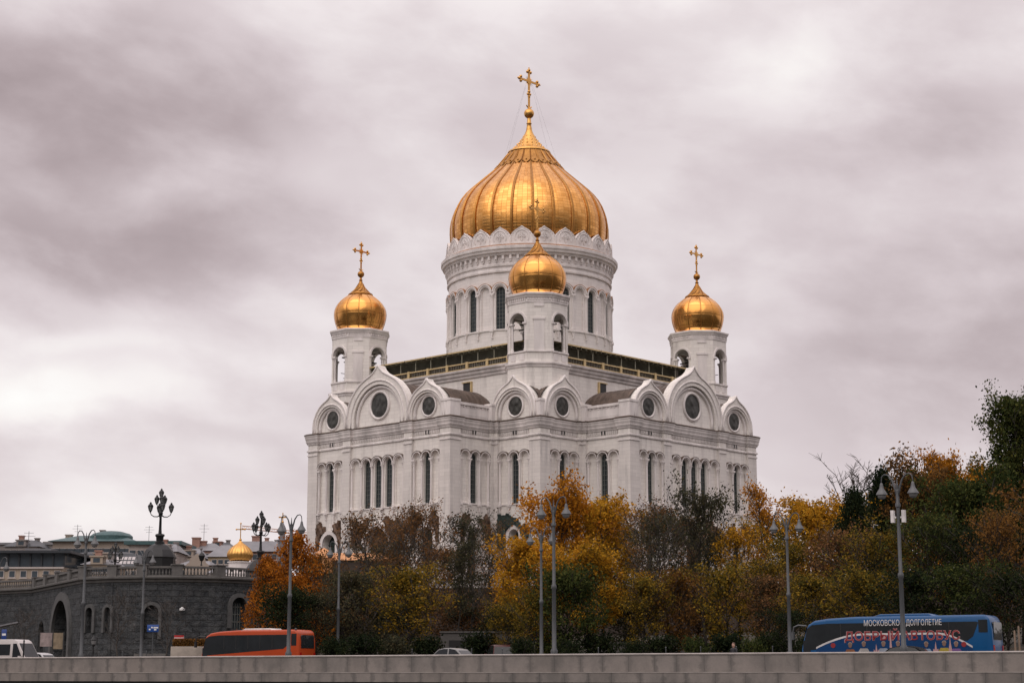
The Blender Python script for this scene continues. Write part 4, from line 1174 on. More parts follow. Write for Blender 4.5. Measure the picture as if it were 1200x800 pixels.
# little lantern on the balustrade
F, L = segs[7]; p0 = F(uat(7,236), ZTOP+1.25, -.3)
ln = empty('lantern', p0); tag(ln, 'small black lantern standing on the bridge balustrade', 'lantern')
q = MB(); q.lathe([(.12,0),(.1,.1),(.06,.2),(.06,.45),(.2,.55)], 8); q.build('stem', M['black_iron'], ln)
q = MB(); q.lathe([(.2,.55),(.34,1.0),(.36,1.05),(.2,1.3),(.05,1.4),(.02,1.6)], 6); q.build('lantern_head', M['black_iron'], ln)

# ------------------------------------------------------------------ town behind the bridge approach
def wallm(n, c): return simple(n, tuple(v*.78 for v in c), .85, var=.15, scale=.4, vstretch=.5)
M['w_cream'] = wallm('cream_render', (.46,.38,.30)); M['w_beige'] = wallm('beige_render', (.44,.37,.31)); M['w_pink'] = wallm('terracotta_render', (.42,.24,.19))
M['w_yellow'] = wallm('yellow_render', (.50,.40,.26)); M['w_white'] = wallm('white_render', (.58,.52,.49)); M['w_grey'] = wallm('grey_render', (.30,.27,.26))
M['r_dark'] = simple('dark_slate_roof', (.035,.04,.048), .45, .2, var=.3, scale=.5); M['r_grey'] = simple('grey_sheet_roof', (.20,.20,.215), .5, .2, var=.25, scale=.5)
M['r_teal'] = simple('teal_sheet_roof', (.05,.105,.11), .5, .2, var=.3); M['glass_blue'] = glass_mat('blue_grey_glass', (.06,.075,.09), .1)
def bld(label, x0, x1, ytop, Y, dep, wall, cat='building', zb=3.0, rz=0.0):
    o = empty('building', ((xat(x0,Y,12)+xat(x1,Y,12))/2, Y, zb), rz); tag(o, label, cat)
    hw = (xat(x1,Y,12)-xat(x0,Y,12))/2; h = zat(ytop,Y)-zb
    q = MB(); q.box(-hw,hw,0,dep,0,h); q.build('wall', wall, o)
    return o, hw, h
def wins(o, xs, z0, z1, w, mat=None, dy=0.0, frame=None):
    for x in xs:
        q = MB(); q.box(x-w/2,x+w/2,dy-.1,dy+.05,z0,z1); q.box(x-w/2-.12,x+w/2+.12,dy-.22,dy+.0,z0-.15,z0-.003); f = q.build('window', frame or M['w_white'], o)
        q = MB(); q.box(x-w/2+.1,x+w/2-.1,dy-.13,dy+.02,z0+.1,z1-.1)
        q.build('pane', mat or M['glass_blue'], f)
def roof_flat(o, hw, dep, h, t, over, mat):
    q = MB(); q.box(-hw-over,hw+over,-over,dep+over,h+.003,h+t); q.build('roof', mat, o)
def roof_hip(o, hw, dep, h, rise, mat, over=.5, ridge=.4):
    q = MB(); a, d = hw+over, over
    q.add([(-a,-d,h),(a,-d,h),(a,dep+d,h),(-a,dep+d,h),(-a*ridge,dep*.4,h+rise),(a*ridge,dep*.4,h+rise),(a*ridge,dep*.6,h+rise),(-a*ridge,dep*.6,h+rise)],[(0,1,5,4),(1,2,6,5),(2,3,7,6),(3,0,4,7),(4,5,6,7)])
    q.build('roof', mat, o)
def antenna(o, x, y, z, h):
    q = MB(); q.tube([(x,y,z),(x,y,z+h)], .045, 4)
    for k, w in enumerate((.6,1.0,.75)): q.tube([(x-w,y,z+h*(.62+.15*k)),(x+w,y,z+h*(.62+.15*k))], .028, 4)
    q.build('antenna', M['r_grey'], o)
def chimney(o, x, y, z, w, h, mat):
    q = MB(); q.box(x-w/2,x+w/2,y,y+w,z,z+h); q.box(x-w/2-.12,x+w/2+.12,y-.12,y+w+.12,z+h,z+h+.2); q.build('chimney', mat, o)
Z = lambda py, Y, zb=3.0: zat(py, Y)-zb
# glass-strip building
Y=262; o,hw,h = bld('long low building with a strip of dark glass under a flat roof', -60, 73, 664, Y, 14, M['w_cream'])
q=MB(); q.box(-hw,hw,.4,13.6,h+.003,Z(648,Y)); q.build('window_strip', M['glass_blue'], o)
for k in range(11):
    x=-hw+2*hw*k/10; q=MB(); q.box(x-.12,x+.12,.15,.39,h,Z(648,Y)); q.build('mullion', M['r_dark'], o)
q=MB(); q.box(-hw-.8,hw+1.2,-1.0,15,Z(648,Y)+.003,Z(645,Y)); q.build('roof', M['r_dark'], o)
q=MB(); q.box(-hw-.1,hw+.1,-.35,0-.003,Z(666,Y),Z(664,Y)); q.build('string_course', M['w_white'], o)
wins(o, [-hw+2*hw*(k+.5)/10 for k in range(10)], Z(676.5,Y), Z(668,Y), .9*1.1)
q=MB(); q.box(hw-7,hw-3,4,8,Z(645,Y),Z(640,Y)); q.build('rooftop_plant', M['r_grey'], o)
antenna(o, xat(19,Y,16)-o.location[0], 6, Z(645,Y), 3.4)
# mansard building
Y=275; o,hw,h = bld('building with a dark mansard roof and rows of skylights', 72, 160, 664, Y, 14, M['w_cream'])
q=MB(); q.add([(-hw-.4,-.4,h),(hw+.4,-.4,h),(hw+.4,14.4,h),(-hw-.4,14.4,h),(-hw+1,1.8,Z(647,Y)),(hw-1,1.8,Z(647,Y)),(hw-1,12,Z(647,Y)),(-hw+1,12,Z(647,Y)),(-hw+3,5,Z(644,Y)),(hw-3,5,Z(644,Y)),(hw-3,9,Z(644,Y)),(-hw+3,9,Z(644,Y))],
 [(0,1,5,4),(1,2,6,5),(2,3,7,6),(3,0,4,7),(4,5,9,8),(5,6,10,9),(6,7,11,10),(7,4,8,11),(8,9,10,11)]); q.build('roof', M['r_dark'], o)
zz0,zz1=h,Z(647,Y)
for r_ in range(2):
    for k in range(6):
        x=xat(131+k*4.6,Y,14)-o.location[0]; f0,f1=(.22+.3*r_,.44+.3*r_)
        yy=lambda f:-.4+2.2*f-.06
        q=MB(); q.face((x-.24,yy(f0),zz0+(zz1-zz0)*f0),(x+.24,yy(f0),zz0+(zz1-zz0)*f0),(x+.24,yy(f1),zz0+(zz1-zz0)*f1),(x-.24,yy(f1),zz0+(zz1-zz0)*f1)); q.build('skylight', simple('painted_sky_reflection',(.45,.42,.42),.2) if (r_+k)==0 else bpy.data.materials['painted_sky_reflection'], o)  # panes coloured pale, the reflected sky painted into them
x=xat(80,Y,14)-o.location[0]; q=MB(); q.face((x-.8,-.4+2.2*.3-.06,zz0+(zz1-zz0)*.3),(x+.6,-.4+2.2*.3-.06,zz0+(zz1-zz0)*.3),(x+1.1,-.4+2.2*.8-.06,zz0+(zz1-zz0)*.8),(x-.2,-.4+2.2*.8-.06,zz0+(zz1-zz0)*.8)); q.build('skylight', bpy.data.materials['painted_sky_reflection'], o)
q=MB(); xx=xat(117,Y,14)-o.location[0]; q.box(xx-1.1,xx+1.1,-.1,2,zz0+.3,zz1-.2); q.box(xx-1.3,xx+1.3,-.3,2.2,zz1-.2,zz1); d_=q.build('dormer', M['w_beige'], o)
q=MB(); q.box(xx-.4,xx+.4,-.13,0-.11,zz0+.7,zz1-.5); q.build('pane', M['glass_blue'], d_)
wins(o, [-hw+2*hw*(k+.5)/9 for k in range(9)], Z(675,Y), Z(668,Y), 1.0)
# tall beige building with teal roof
Y=340; o,hw,h = bld('tall beige apartment building with a teal roof behind the mansard roof', 58, 152, 634, Y, 16, M['w_beige'])
roof_hip(o, hw, 16, h, 1.6, M['r_teal'], .9, .5)
q=MB(); q.lathe([(4.2,h+.5),(4.2,h+1.4),(3.6,h+1.9),(2.0,h+2.35),(.3,h+2.5)], 16, xat(123,Y,28)-o.location[0], 6); q.build('turret_roof', M['r_teal'], o, True, 40)
wins(o, [-hw+2*hw*(k+.5)/11 for k in range(11)], Z(650,Y), Z(642,Y), 1.5)
wins(o, [-hw+2*hw*(k+.5)/11 for k in range(11)], Z(664,Y), Z(655,Y), 1.5)
antenna(o, xat(85,Y,28)-o.location[0], 4, h, 3.6); chimney(o, xat(110,Y,28)-o.location[0], 7, h+.8, .9, 1.8, M['w_grey']); chimney(o, xat(70,Y,28)-o.location[0], 7, h+.5, 1.2, 1.2, M['w_beige'])
Y=330; o,hw,h = bld('pale building with a long dark eave, left of the largest black pedestal', 148, 206, 638, Y, 14, M['w_white'])
roof_flat(o, hw, 14, h, .7, .8, M['r_teal']); wins(o, [-hw+2*hw*(k+.5)/6 for k in range(6)], Z(652,Y), Z(644,Y), 1.3); wins(o, [-hw+2*hw*(k+.5)/6 for k in range(6)], Z(666,Y), Z(657,Y), 1.3)
antenna(o, xat(170,Y,28)-o.location[0], 4, h+.7, 3.2)
Y=400; o,hw,h = bld('distant roofs with rooftop structures at the far left', -40, 62, 638, Y, 20, M['w_grey'])
roof_flat(o, hw, 20, h, .5, .4, M['r_grey'])
for (a,b_,yy) in ((12,24,634),(27,42,635),(46,55,633)):
    q=MB(); q.box(xat(a,Y,30)-o.location[0],xat(b_,Y,30)-o.location[0],3,9,h+.5,Z(yy,Y)); q.build('rooftop_plant', M['w_grey'], o)
for lab_, a_, b_, yt_, Y_, wm_, rm_, rs_ in (('pale house with a grey hipped roof between the beige building and the black pedestal',176,204,646,300,'w_white','r_grey',1.6),('small cream house behind the bridge balustrade below the mansard roof',96,128,661,262,'w_cream','r_grey',1.0),
        ('pink block with a dark roof far behind the two-chimney terracotta house',236,268,641,380,'w_pink','r_dark',1.4),('pale far block with a flat grey roof left of the bell turret',300,324,640,420,'w_white','r_grey',1.2),('grey block peeping over the flat glass-strip roof',2,40,640,330,'w_grey','r_dark',1.5),('beige house with a grey roof right of the largest black pedestal, behind the yellowish one',206,232,652,330,'w_beige','r_grey',1.8)):
    o,hw,h = bld(lab_, a_, b_, yt_, Y_, 11, M[wm_]); roof_hip(o, hw, 11, h, rs_, M[rm_], .4, .5)
    wins(o, [-hw+2*hw*(k+.5)/5 for k in range(5)], Z(yt_+9.5,Y_), Z(yt_+3.5,Y_), 1.0)
    chimney(o, -hw*.4, 4, h+.6, .9, 1.6, M['w_pink']); chimney(o, hw*.5, 5, h+.5, .8, 1.3, M['w_grey'])
    q = MB(); q.box(-.9,.9,-.25,2,h+.05,h+1.1); q.box(-1.1,1.1,-.4,2.2,h+1.1,h+1.3); d_ = q.build('dormer', M[wm_], o); q = MB(); q.box(-.5,.5,-.3,-.26,h+.3,h+.95); q.build('pane', M['glass_blue'], d_)
# yellow gabled
Y=285; o,hw,h = bld('yellowish house with a curved gable, right of the largest black pedestal', 207, 244, 662, Y, 12, M['w_yellow'])
roof_hip(o, hw, 12, h, 1.0, M['r_grey'], .3, .6)
xg=xat(231,Y,16)-o.location[0]
q=MB(); q.extr(Fr((xg,-.2),(1,0),(0,-1)), [(-2.0,h-1.5),(2.0,h-1.5),(1.9,h),(1.3,h+.5),(1.1,h+1.2),(.5,h+1.6),(0,h+1.9),(-.5,h+1.6),(-1.1,h+1.2),(-1.3,h+.5),(-1.9,h)], -.6, .1); q.build('gable', M['w_beige'], o)
wins(o, [-hw*.6,0,hw*.5], Z(676,Y), Z(667,Y), 1.0)
# terracotta row
Y=345; o,hw,h = bld('terracotta coloured house with chimneys and a grey roof', 220, 256, 645, Y, 12, M['w_pink'])
roof_hip(o, hw, 12, h, 1.8, M['r_grey'], .4, .3); chimney(o, -hw*.75, 2, h, 1.5, 2.6, M['w_pink']); chimney(o, -hw*.35, 3, h, 1.3, 2.0, M['w_pink']); antenna(o, -hw*.4, 5, h+1.5, 4.2)
wins(o, [-hw*.6,-hw*.2,hw*.2,hw*.6], Z(655,Y), Z(648,Y), 1.1)
Y=310; o,hw,h = bld('yellow house with a sloping grey roof, left of the little golden domed chapel', 242, 272, 652, Y, 12, M['w_yellow'])
roof_hip(o, hw, 12, h, 2.4, M['r_grey'], .4, .3); wins(o, [-hw*.5,0,hw*.5], Z(661,Y), Z(655,Y), 1.0)
Y=320; o,hw,h = bld('pink house with a wide grey metal roof behind the little golden dome', 292, 326, 646, Y, 14, M['w_pink'])
q=MB(); q.add([(-hw-4.5,-.6,h),(hw+.6,-.6,h),(hw+.6,14.6,h),(-hw-4.5,14.6,h),(-hw-2,3,h+2.1),(hw-.5,3,h+2.1),(hw-.5,11,h+2.1),(-hw-2,11,h+2.1)],[(0,1,5,4),(1,2,6,5),(2,3,7,6),(3,0,4,7),(4,5,6,7)]); q.build('roof', M['r_grey'], o)
wins(o, [-hw*.7,-hw*.25,hw*.2,hw*.65], Z(656,Y), Z(649,Y), 1.0); chimney(o, -hw*.9, 4, h+1.2, 1.4, 1.8, M['w_pink'])
Y=270; o,hw,h = bld('low white building with a grey roof in front of the golden domed chapel', 243, 300, 671, Y, 8, M['w_white'])
roof_hip(o, hw, 8, h, 1.2, M['r_grey'], .3, .7); wins(o, [-hw*.7,-hw*.3,hw*.1,hw*.5], Z(680,Y), Z(674,Y), .9)
# chapel
Y=255; ch = empty('chapel', (xat(281,Y,16),Y,4)); tag(ch, 'little white chapel with a single ribbed golden onion dome', 'chapel')
zc=lambda py: zat(py,Y)-4
q=MB(); q.lathe([(1.95,0),(1.95,zc(672)),(1.62,zc(671.9)),(1.62,zc(659.5)),(1.8,zc(659)),(1.8,zc(658)),(1.5,zc(657.8))], 24); wl_=q.build('drum', M['stone_trim'], ch, True, 40)
for k in range(8):
    a=2*pi*k/8+.25; n=(cos(a),sin(a)); F=Fr((1.6*n[0],1.6*n[1]),(-n[1],n[0]),n)
    q=MB(); q.extr(F, [(-.22,zc(670))]+arc(0,zc(668),.22,6)+[(.22,zc(670))], 0,.06); q.build('window', M['dark_metal'], ch)
q=MB(); z0=zc(657.8); k_=(zc(633)-z0)
q.lathe([(1.25,z0),(1.3,z0+.06),(1.55,z0+.1*k_),(1.82,z0+.24*k_),(1.86,z0+.36*k_),(1.72,z0+.5*k_),(1.35,z0+.65*k_),(.85,z0+.78*k_),(.4,z0+.88*k_),(.12,z0+k_)], 20*6, lobes=20, lobe=.05); q.build('dome', M['gold_trim'], ch, True)
q=MB(); q.sphere((0,0,z0+k_+.1),.2,8,6); zt0=z0+k_; H=zc(613)-zt0
q.box(-.06,.06,-.05,.05,zt0,zt0+H); q.box(-.62,.62,-.05,.05,zt0+H*.62,zt0+H*.62+.14)
for dx,dz in ((.62,H*.62+.07),(-.62,H*.62+.07),(0,H)): q.sphere((dx,0,zt0+dz),.13,6,5)
q.build('cross', M['gold_trim'], ch)
# belfry turret with a cross, between the lamps
Y=300; tu = empty('bell_turret', (xat(330,Y,18),Y,4)); tag(tu, 'slim grey belfry turret with a gold cross beyond the orange tree', 'turret')
zc=lambda py: zat(py,Y)-4
q=MB(); q.lathe([(.75,0),(.75,zc(634)),(.95,zc(633.5)),(.95,zc(632)),(.5,zc(631.5)),(.5,zc(624)),(.75,zc(623)),(.55,zc(618)),(.12,zc(612))], 10); q.build('tower', M['r_grey'], tu)
q=MB(); q.box(-.08,.08,-.06,.06,zc(612.5),zc(600.5)); q.box(-.7,.7,-.06,.06,zc(606.5),zc(605)); q.sphere((0,0,zc(611.5)),.22,8,6)
q.build('cross', M['gold_trim'], tu)
# tower crane far off
Y=620; cr_ = empty('tower_crane', (xat(352,Y,40),Y,5)); tag(cr_, 'far tower crane jib showing above the rooftops', 'crane')
zc=lambda py: zat(py,Y)-5
M['crane'] = simple('crane_orange', (.45,.22,.12), .6)
q=MB(); q.box(-.5,.5,-.5,.5,0,zc(626)); q.build('mast', M['crane'], cr_)
q=MB(); x0=xat(283,Y,45)-cr_.location[0]; 
for dy,dz in ((-.4,0),(.4,0),(0,1.0)): q.tube([(x0,dy,zc(619)+dz),(3,dy,zc(627)+dz)], .13, 4)
for k in range(18):
    f=k/18; g_=(k+.5)/18; zz=lambda f: zc(619)+(zc(627)-zc(619))*f; xx=lambda f: x0+(3-x0)*f
    q.tube([(xx(f),-.4,zz(f)),(xx(g_),0,zz(g_)+1.0),(xx(f+1/18),-.4,zz(f+1/18))], .07, 3)
q.build('jib', M['crane'], cr_)
# ================================================================== VEHICLES, SIGNS, PEOPLE
def paint(name, c, rough=.28): return simple(name, c, rough, 0.0, var=.08, scale=.5, coat=.12, spec=.3)
M['tyre'] = simple('tyre_rubber', (.015,.015,.016), .8); M['rim'] = simple('wheel_rim', (.35,.35,.36), .35, .7)
M['vglass'] = glass_mat('tinted_vehicle_glass', (.018,.021,.024), .06)
M['black'] = simple('black_plastic', (.015,.015,.016), .5); M['red_lens'] = simple('red_lens', (.35,.015,.01), .2); M['lens'] = simple('clear_lens', (.6,.6,.6), .1)
def bevel_build(mb, name, mats, parent, w=.1, seg=3):
    o = mb.build(name, mats, parent)
    bm = bmesh.new(); bm.from_mesh(o.data); bmesh.ops.remove_doubles(bm, verts=bm.verts, dist=1e-4); bmesh.ops.recalc_face_normals(bm, faces=bm.faces)
    es = [e for e in bm.edges if e.is_manifold and e.calc_face_angle(0) > .6]
    bmesh.ops.bevel(bm, geom=es, offset=w, segments=seg, affect='EDGES', profile=.5, clamp_overlap=True)
    for f in bm.faces: f.smooth = True
    bm.to_mesh(o.data); bm.free(); o.data.set_sharp_from_angle(angle=radians(35)); return o
def wheel(parent, x, y, r=.48, w=.28):
    s = 1 if y > 0 else -1
    q = MB(); q.lathe([(r*.62,-w/2),(r*.95,-w/2),(r,-w/3),(r,w/3),(r*.95,w/2),(r*.62,w/2)], 24)
    q.v = [(x+a, y+c*s, r+b) for a, b, c in q.v]; wh = q.build('wheel', M['tyre'], parent, True, 40)
    q = MB(); q.lathe([(.01,w*.3),(r*.2,w*.35),(r*.25,w*.2),(r*.55,w*.25),(r*.64,w*.45)], 20)
    q.v = [(x+a, y+c*s, r+b) for a, b, c in q.v]; q.build('rim', M['rim'], wh, True, 40)
def text_mesh(txt, size, mat, parent, loc, width=None, off=0.0, name='lettering', ext=.004, sgn=-1):
    cu = bpy.data.curves.new('lettering', 'FONT'); cu.body = txt; cu.size = size; cu.extrude = ext; cu.offset = off; cu.align_x = 'CENTER'; cu.resolution_u = 4
    ob = bpy.data.objects.new('lettering', cu); col.objects.link(ob)
    dg = bpy.context.evaluated_depsgraph_get(); dg.update()
    me = bpy.data.meshes.new_from_object(ob.evaluated_get(dg)); bpy.data.objects.remove(ob)
    n = len(me.vertices); a = np.empty(n*3); me.vertices.foreach_get('co', a); a = a.reshape(-1,3)
    cx0 = (a[:,0].min()+a[:,0].max())/2; k = (width/(a[:,0].max()-a[:,0].min())) if width else 1.0
    b = np.empty_like(a); b[:,0] = loc[0]+sgn*(a[:,0]-cx0)*k; b[:,1] = loc[1]-sgn*a[:,2]; b[:,2] = loc[2]+a[:,1]
    me.vertices.foreach_set('co', b.ravel()); me.update(); me.materials.clear(); me.materials.append(mat)
    o = bpy.data.objects.new(name, me); col.objects.link(o); o.parent = parent; return o
HEAD = atan2(-QD[1], -QD[0])          # heading left, away
def coach(name, label, loc, rz, L, H, mat, livery=None, floor=.3):
    r = empty(name, loc, rz); tag(r, label, 'bus'); W = 2.5; h = L/2
    F = Fr((0, W/2), (1,0), (0,1))       # camera-side wall, u forward
    prof = [(-h,.45),(-h-.02,1.4),(-h+.02,2.6),(-h+.15,H-.25),(-h+.4,H-.02),(h-3.6,H-.03),(h-1.8,H-.12),(h-.9,H-.24),(h-.45,H-.5),(h-.12,H-1.5),(h,1.5),(h,.6),(h-.15,.35),(-h+.2,.35)]
    q = MB(); q.extr(Fr((0,0),(1,0),(0,1)), prof, -W/2, W/2); bevel_build(q, 'body', mat, r, .14, 3)
    for s in (-1, 1):
        Fs = Fr((0, s*W/2), (1,0), (0,s))
        q = MB(); zt, zb = H-.42, H-1.55
        poly = [(-h+.95,zt),(-h+.8,zt-.05),(-h+1.15,zb+.25),(-h+1.5,zb),(h-.5,zb-.5),(h-.12,zb-.45),(h-.42,zt-.3),(h-.75,zt-.08),(h-1.8,zt)]
        q.extr(Fs, poly, -.04, .012); win = q.build('side_window', M['vglass'], r)
        for k in range(5):
            x = -h+2.6+(L-4.2)*k/4.6; q = MB(); q.fbox(Fs, x-.025, x+.025, zb+.02, zt-.02, .012, .02); q.build('window_divider', M['black'], win)
    # windscreen, rear window, lamps
    q = MB(); q.add([(h+.012,-W/2+.2,1.45),(h+.012,W/2-.2,1.45),(h-.33,W/2-.25,H-.6),(h-.33,-W/2+.25,H-.6)], [(0,1,2,3)]); q.v = [(x+.05,y,z) for x,y,z in q.v]; q.build('windscreen', M['vglass'], r)
    q = MB(); q.fbox(F, h-.62, h-.14, 1.3, H-1.45, -.03, .013); q.build('front_side_pane', M['vglass'], r)
    q = MB(); q.extr(Fr((-h,0),(0,-1),(-1,0)), [(-.95,H-1.5),(.95,H-1.5),(.9,H-.55),(.8,H-.45),(-.8,H-.45),(-.9,H-.55)], -.08, .03); q.build('rear_window', M['vglass'], r)
    for s in (-1, 1):
        q = MB(); q.box(-h-.05,-h+.05,s*1.0-.12,s*1.0+.12,.9,1.7); q.build('tail_light', M['red_lens'], r)
        q = MB(); q.box(h-.05,h+.04,s*.95-.18,s*.95+.18,.75,1.0); q.build('headlight', M['lens'], r)
        q = MB(); q.tube([(h-.35,s*1.15,H-.55),(h+.15,s*1.28,H-.5),(h+.42,s*1.36,H-.62),(h+.48,s*1.38,H-.95)], [.06,.06,.05,.04], 6)
        q.box(h+.4,h+.54,s*1.38-.11,s*1.38+.11,H-1.4,H-.92); q.build('mirror', M['lamp_grey'] if livery else M['black'], r)
        for x in (h-2.6, -h+3.0, -h+1.75): wheel(r, x, s*1.08, .5, .3)
    q = MB(); q.extr(Fr((0,0),(1,0),(0,1)), [(-h+L*.3,H-.03),(-h+L*.62,H-.03),(-h+L*.58,H+.12),(-h+L*.33,H+.12)], -.85, .85); bevel_build(q, 'roof_unit', livery['roof'] if livery else simple('white_roof_unit',(.62,.58,.56),.5), r, .06, 2)
    q = MB(); q.fbox(F, -h+.3, h-.3, .3, .55, .003, .02); q.build('skirt', M['black'], r)
    return r, F, h, W
rx, rY = xat(302,146,1), 146
red, Fq, h_, W__ = coach('red_coach', 'orange-red coach driving past the bridge approach', (rx, rY, 0.0), HEAD+.06, 9.7, 3.55, paint('orange_red_paint', (.40,.055,.014)))
# rear quarter dark pane as on the photo
q = MB(); q.fbox(Fq, -h_+.25, -h_+.75, 2.25, 3.2, -.02, .014); q.build('rear_side_pane', M['vglass'], red)

M['blue'] = paint('bright_blue_paint', (.004,.07,.20)); M['blue2'] = paint('deep_blue_paint', (.005,.04,.13))
bx, bY = xat(1056,109.8,1), 109.8
blue, Fb, hb, Wb = coach('blue_coach', 'bright blue coach with Cyrillic lettering and printed people on its side', (bx, bY, 0.0), HEAD, 12.1, 3.52, M['blue'], {'roof': M['blue']})
# livery: deep-blue wave over the lower glass, edged white
def wave(u): # u forward from rear(-hb) to front(hb): height of the belly edge
    e0, e1 = -hb+1.2, hb-1.0
    t = min(1, max(0, (u-e0)/2.2)); s_ = min(1, max(0, (e1-u)/3.2))
    return 1.55 + .82*(sin(t*pi/2)) * sin(s_*pi/2)**.9
us_ = [-hb+1.2+(2*hb-2.2)*k/60 for k in range(61)]
q = MB()
for a, b in zip(us_[:-1], us_[1:]):
    q.face(Fb(a,1.0,.02),Fb(b,1.0,.02),Fb(b,wave(b),.02),Fb(a,wave(a),.02))
q.build('livery_wave', M['blue2'], blue)
q = MB()
for a, b in zip(us_[:-1], us_[1:]):
    wdt = lambda u: .10
    q.face(Fb(a,wave(a)-.02,.024),Fb(b,wave(b)-.02,.024),Fb(b,wave(b)+wdt(b),.024),Fb(a,wave(a)+wdt(a),.024))
q.build('livery_stripe', simple('white_vinyl', (.55,.53,.53), .4), blue)
M['letter_white'] = simple('white_lettering', (.62,.6,.6), .5, var=.02); M['letter_red'] = simple('red_lettering', (.24,.014,.018), .5, var=.05); M['letter_pale'] = simple('pale_pink_outline', (.42,.25,.25), .5, var=.02)
def ub(px):                       # photo column -> distance along the side of the blue coach
    lo, hi = -hb, hb
    for _ in range(50):
        m_ = (lo+hi)/2
        x, y = bx + cos(HEAD)*m_ - sin(HEAD)*Wb/2, bY + sin(HEAD)*m_ + cos(HEAD)*Wb/2
        if 600+FPX*x/(y*CP+2.5*SP) > px: lo = m_
        else: hi = m_
    return lo
for wd, p0, p1 in (('МОСКОВСКОЕ',1013,1058.5),('ДОЛГОЛЕТИЕ',1062.3,1104)):
    u0, u1 = ub(p0), ub(p1); text_mesh(wd, .5, M['letter_white'], blue, ((u0+u1)/2, Wb/2+.026, 2.92), abs(u0-u1))
for wd, p0, p1 in (('ДОБРЫЙ',990,1053.3),('АВТОБУС',1057.3,1124.5)):
    u0, u1 = ub(p0), ub(p1)
    text_mesh(wd, .74, M['letter_pale'], blue, ((u0+u1)/2, Wb/2+.030, 2.04), abs(u0-u1)+.07, off=.02)
    text_mesh(wd, .74, M['letter_red'], blue, ((u0+u1)/2, Wb/2+.036, 2.04), abs(u0-u1), off=.004)
skin = simple('printed_skin', (.18,.105,.08), .6)
def print_person(px, top, cmat, w=.42):
    u = ub(px); q = MB(); q.face(*[Fb(u+.12*cos(2*pi*k/12), top-.2+.16*sin(2*pi*k/12), .046) for k in range(12)]); q.build('printed_face', skin, blue)
    q = MB(); q.face(*[Fb(u+a, z, .042) for a, z in ((-w,1.05),(-w,top-.75),(-w*.55,top-.45),(w*.55,top-.45),(w,top-.75),(w,1.05))]); q.build('printed_jacket', cmat, blue)
    q = MB(); q.face(*[Fb(u+.14*cos(pi*k/8), top-.15+.14*sin(pi*k/8), .044) for k in range(9)]); q.build('printed_hair', simple('printed_hair', (.3,.25,.22), .6), blue)
prs = [(996,1.95,(.35,.12,.04)),(1012,2.0,(.55,.52,.5)),(1035,2.0,(.4,.45,.55)),(1052,2.0,(.12,.12,.3)),(1085,1.95,(.35,.45,.6)),(1106,2.0,(.6,.45,.05)),(1120,1.95,(.25,.12,.35))]
for i, (px, tz, c) in enumerate(prs): print_person(px, tz, simple('printed_cloth', tuple(v*.6 for v in c), .6))
for px, tz, w in ((1026.5,1.85,.2),(1043.5,2.75,.1),(1096,1.95,.2),(1113,2.3,.12)):
    u = ub(px); q = MB(); q.face(*[Fb(u+a, z, .043) for a, z in ((-w,1.05),(-w*.8,1.5),(-w*.35,tz-.5),(0,tz),(w*.35,tz-.5),(w*.8,1.5),(w,1.05))]); q.build('printed_tower', M['letter_pale'], blue)
for px, z in ((1129,1.75),(976,1.75)):
    u = ub(px); q = MB(); q.face(*[Fb(u+.16*cos(2*pi*k/10), z+.16*sin(2*pi*k/10), .04) for k in range(10)]); q.build('round_emblem', M['letter_red'], blue)
u = -hb+.55
q = MB(); q.fbox(Fb, u-.3, u+.25, 2.45, 3.2, -.02, .012); q.build('rear_side_pane', M['vglass'], blue)

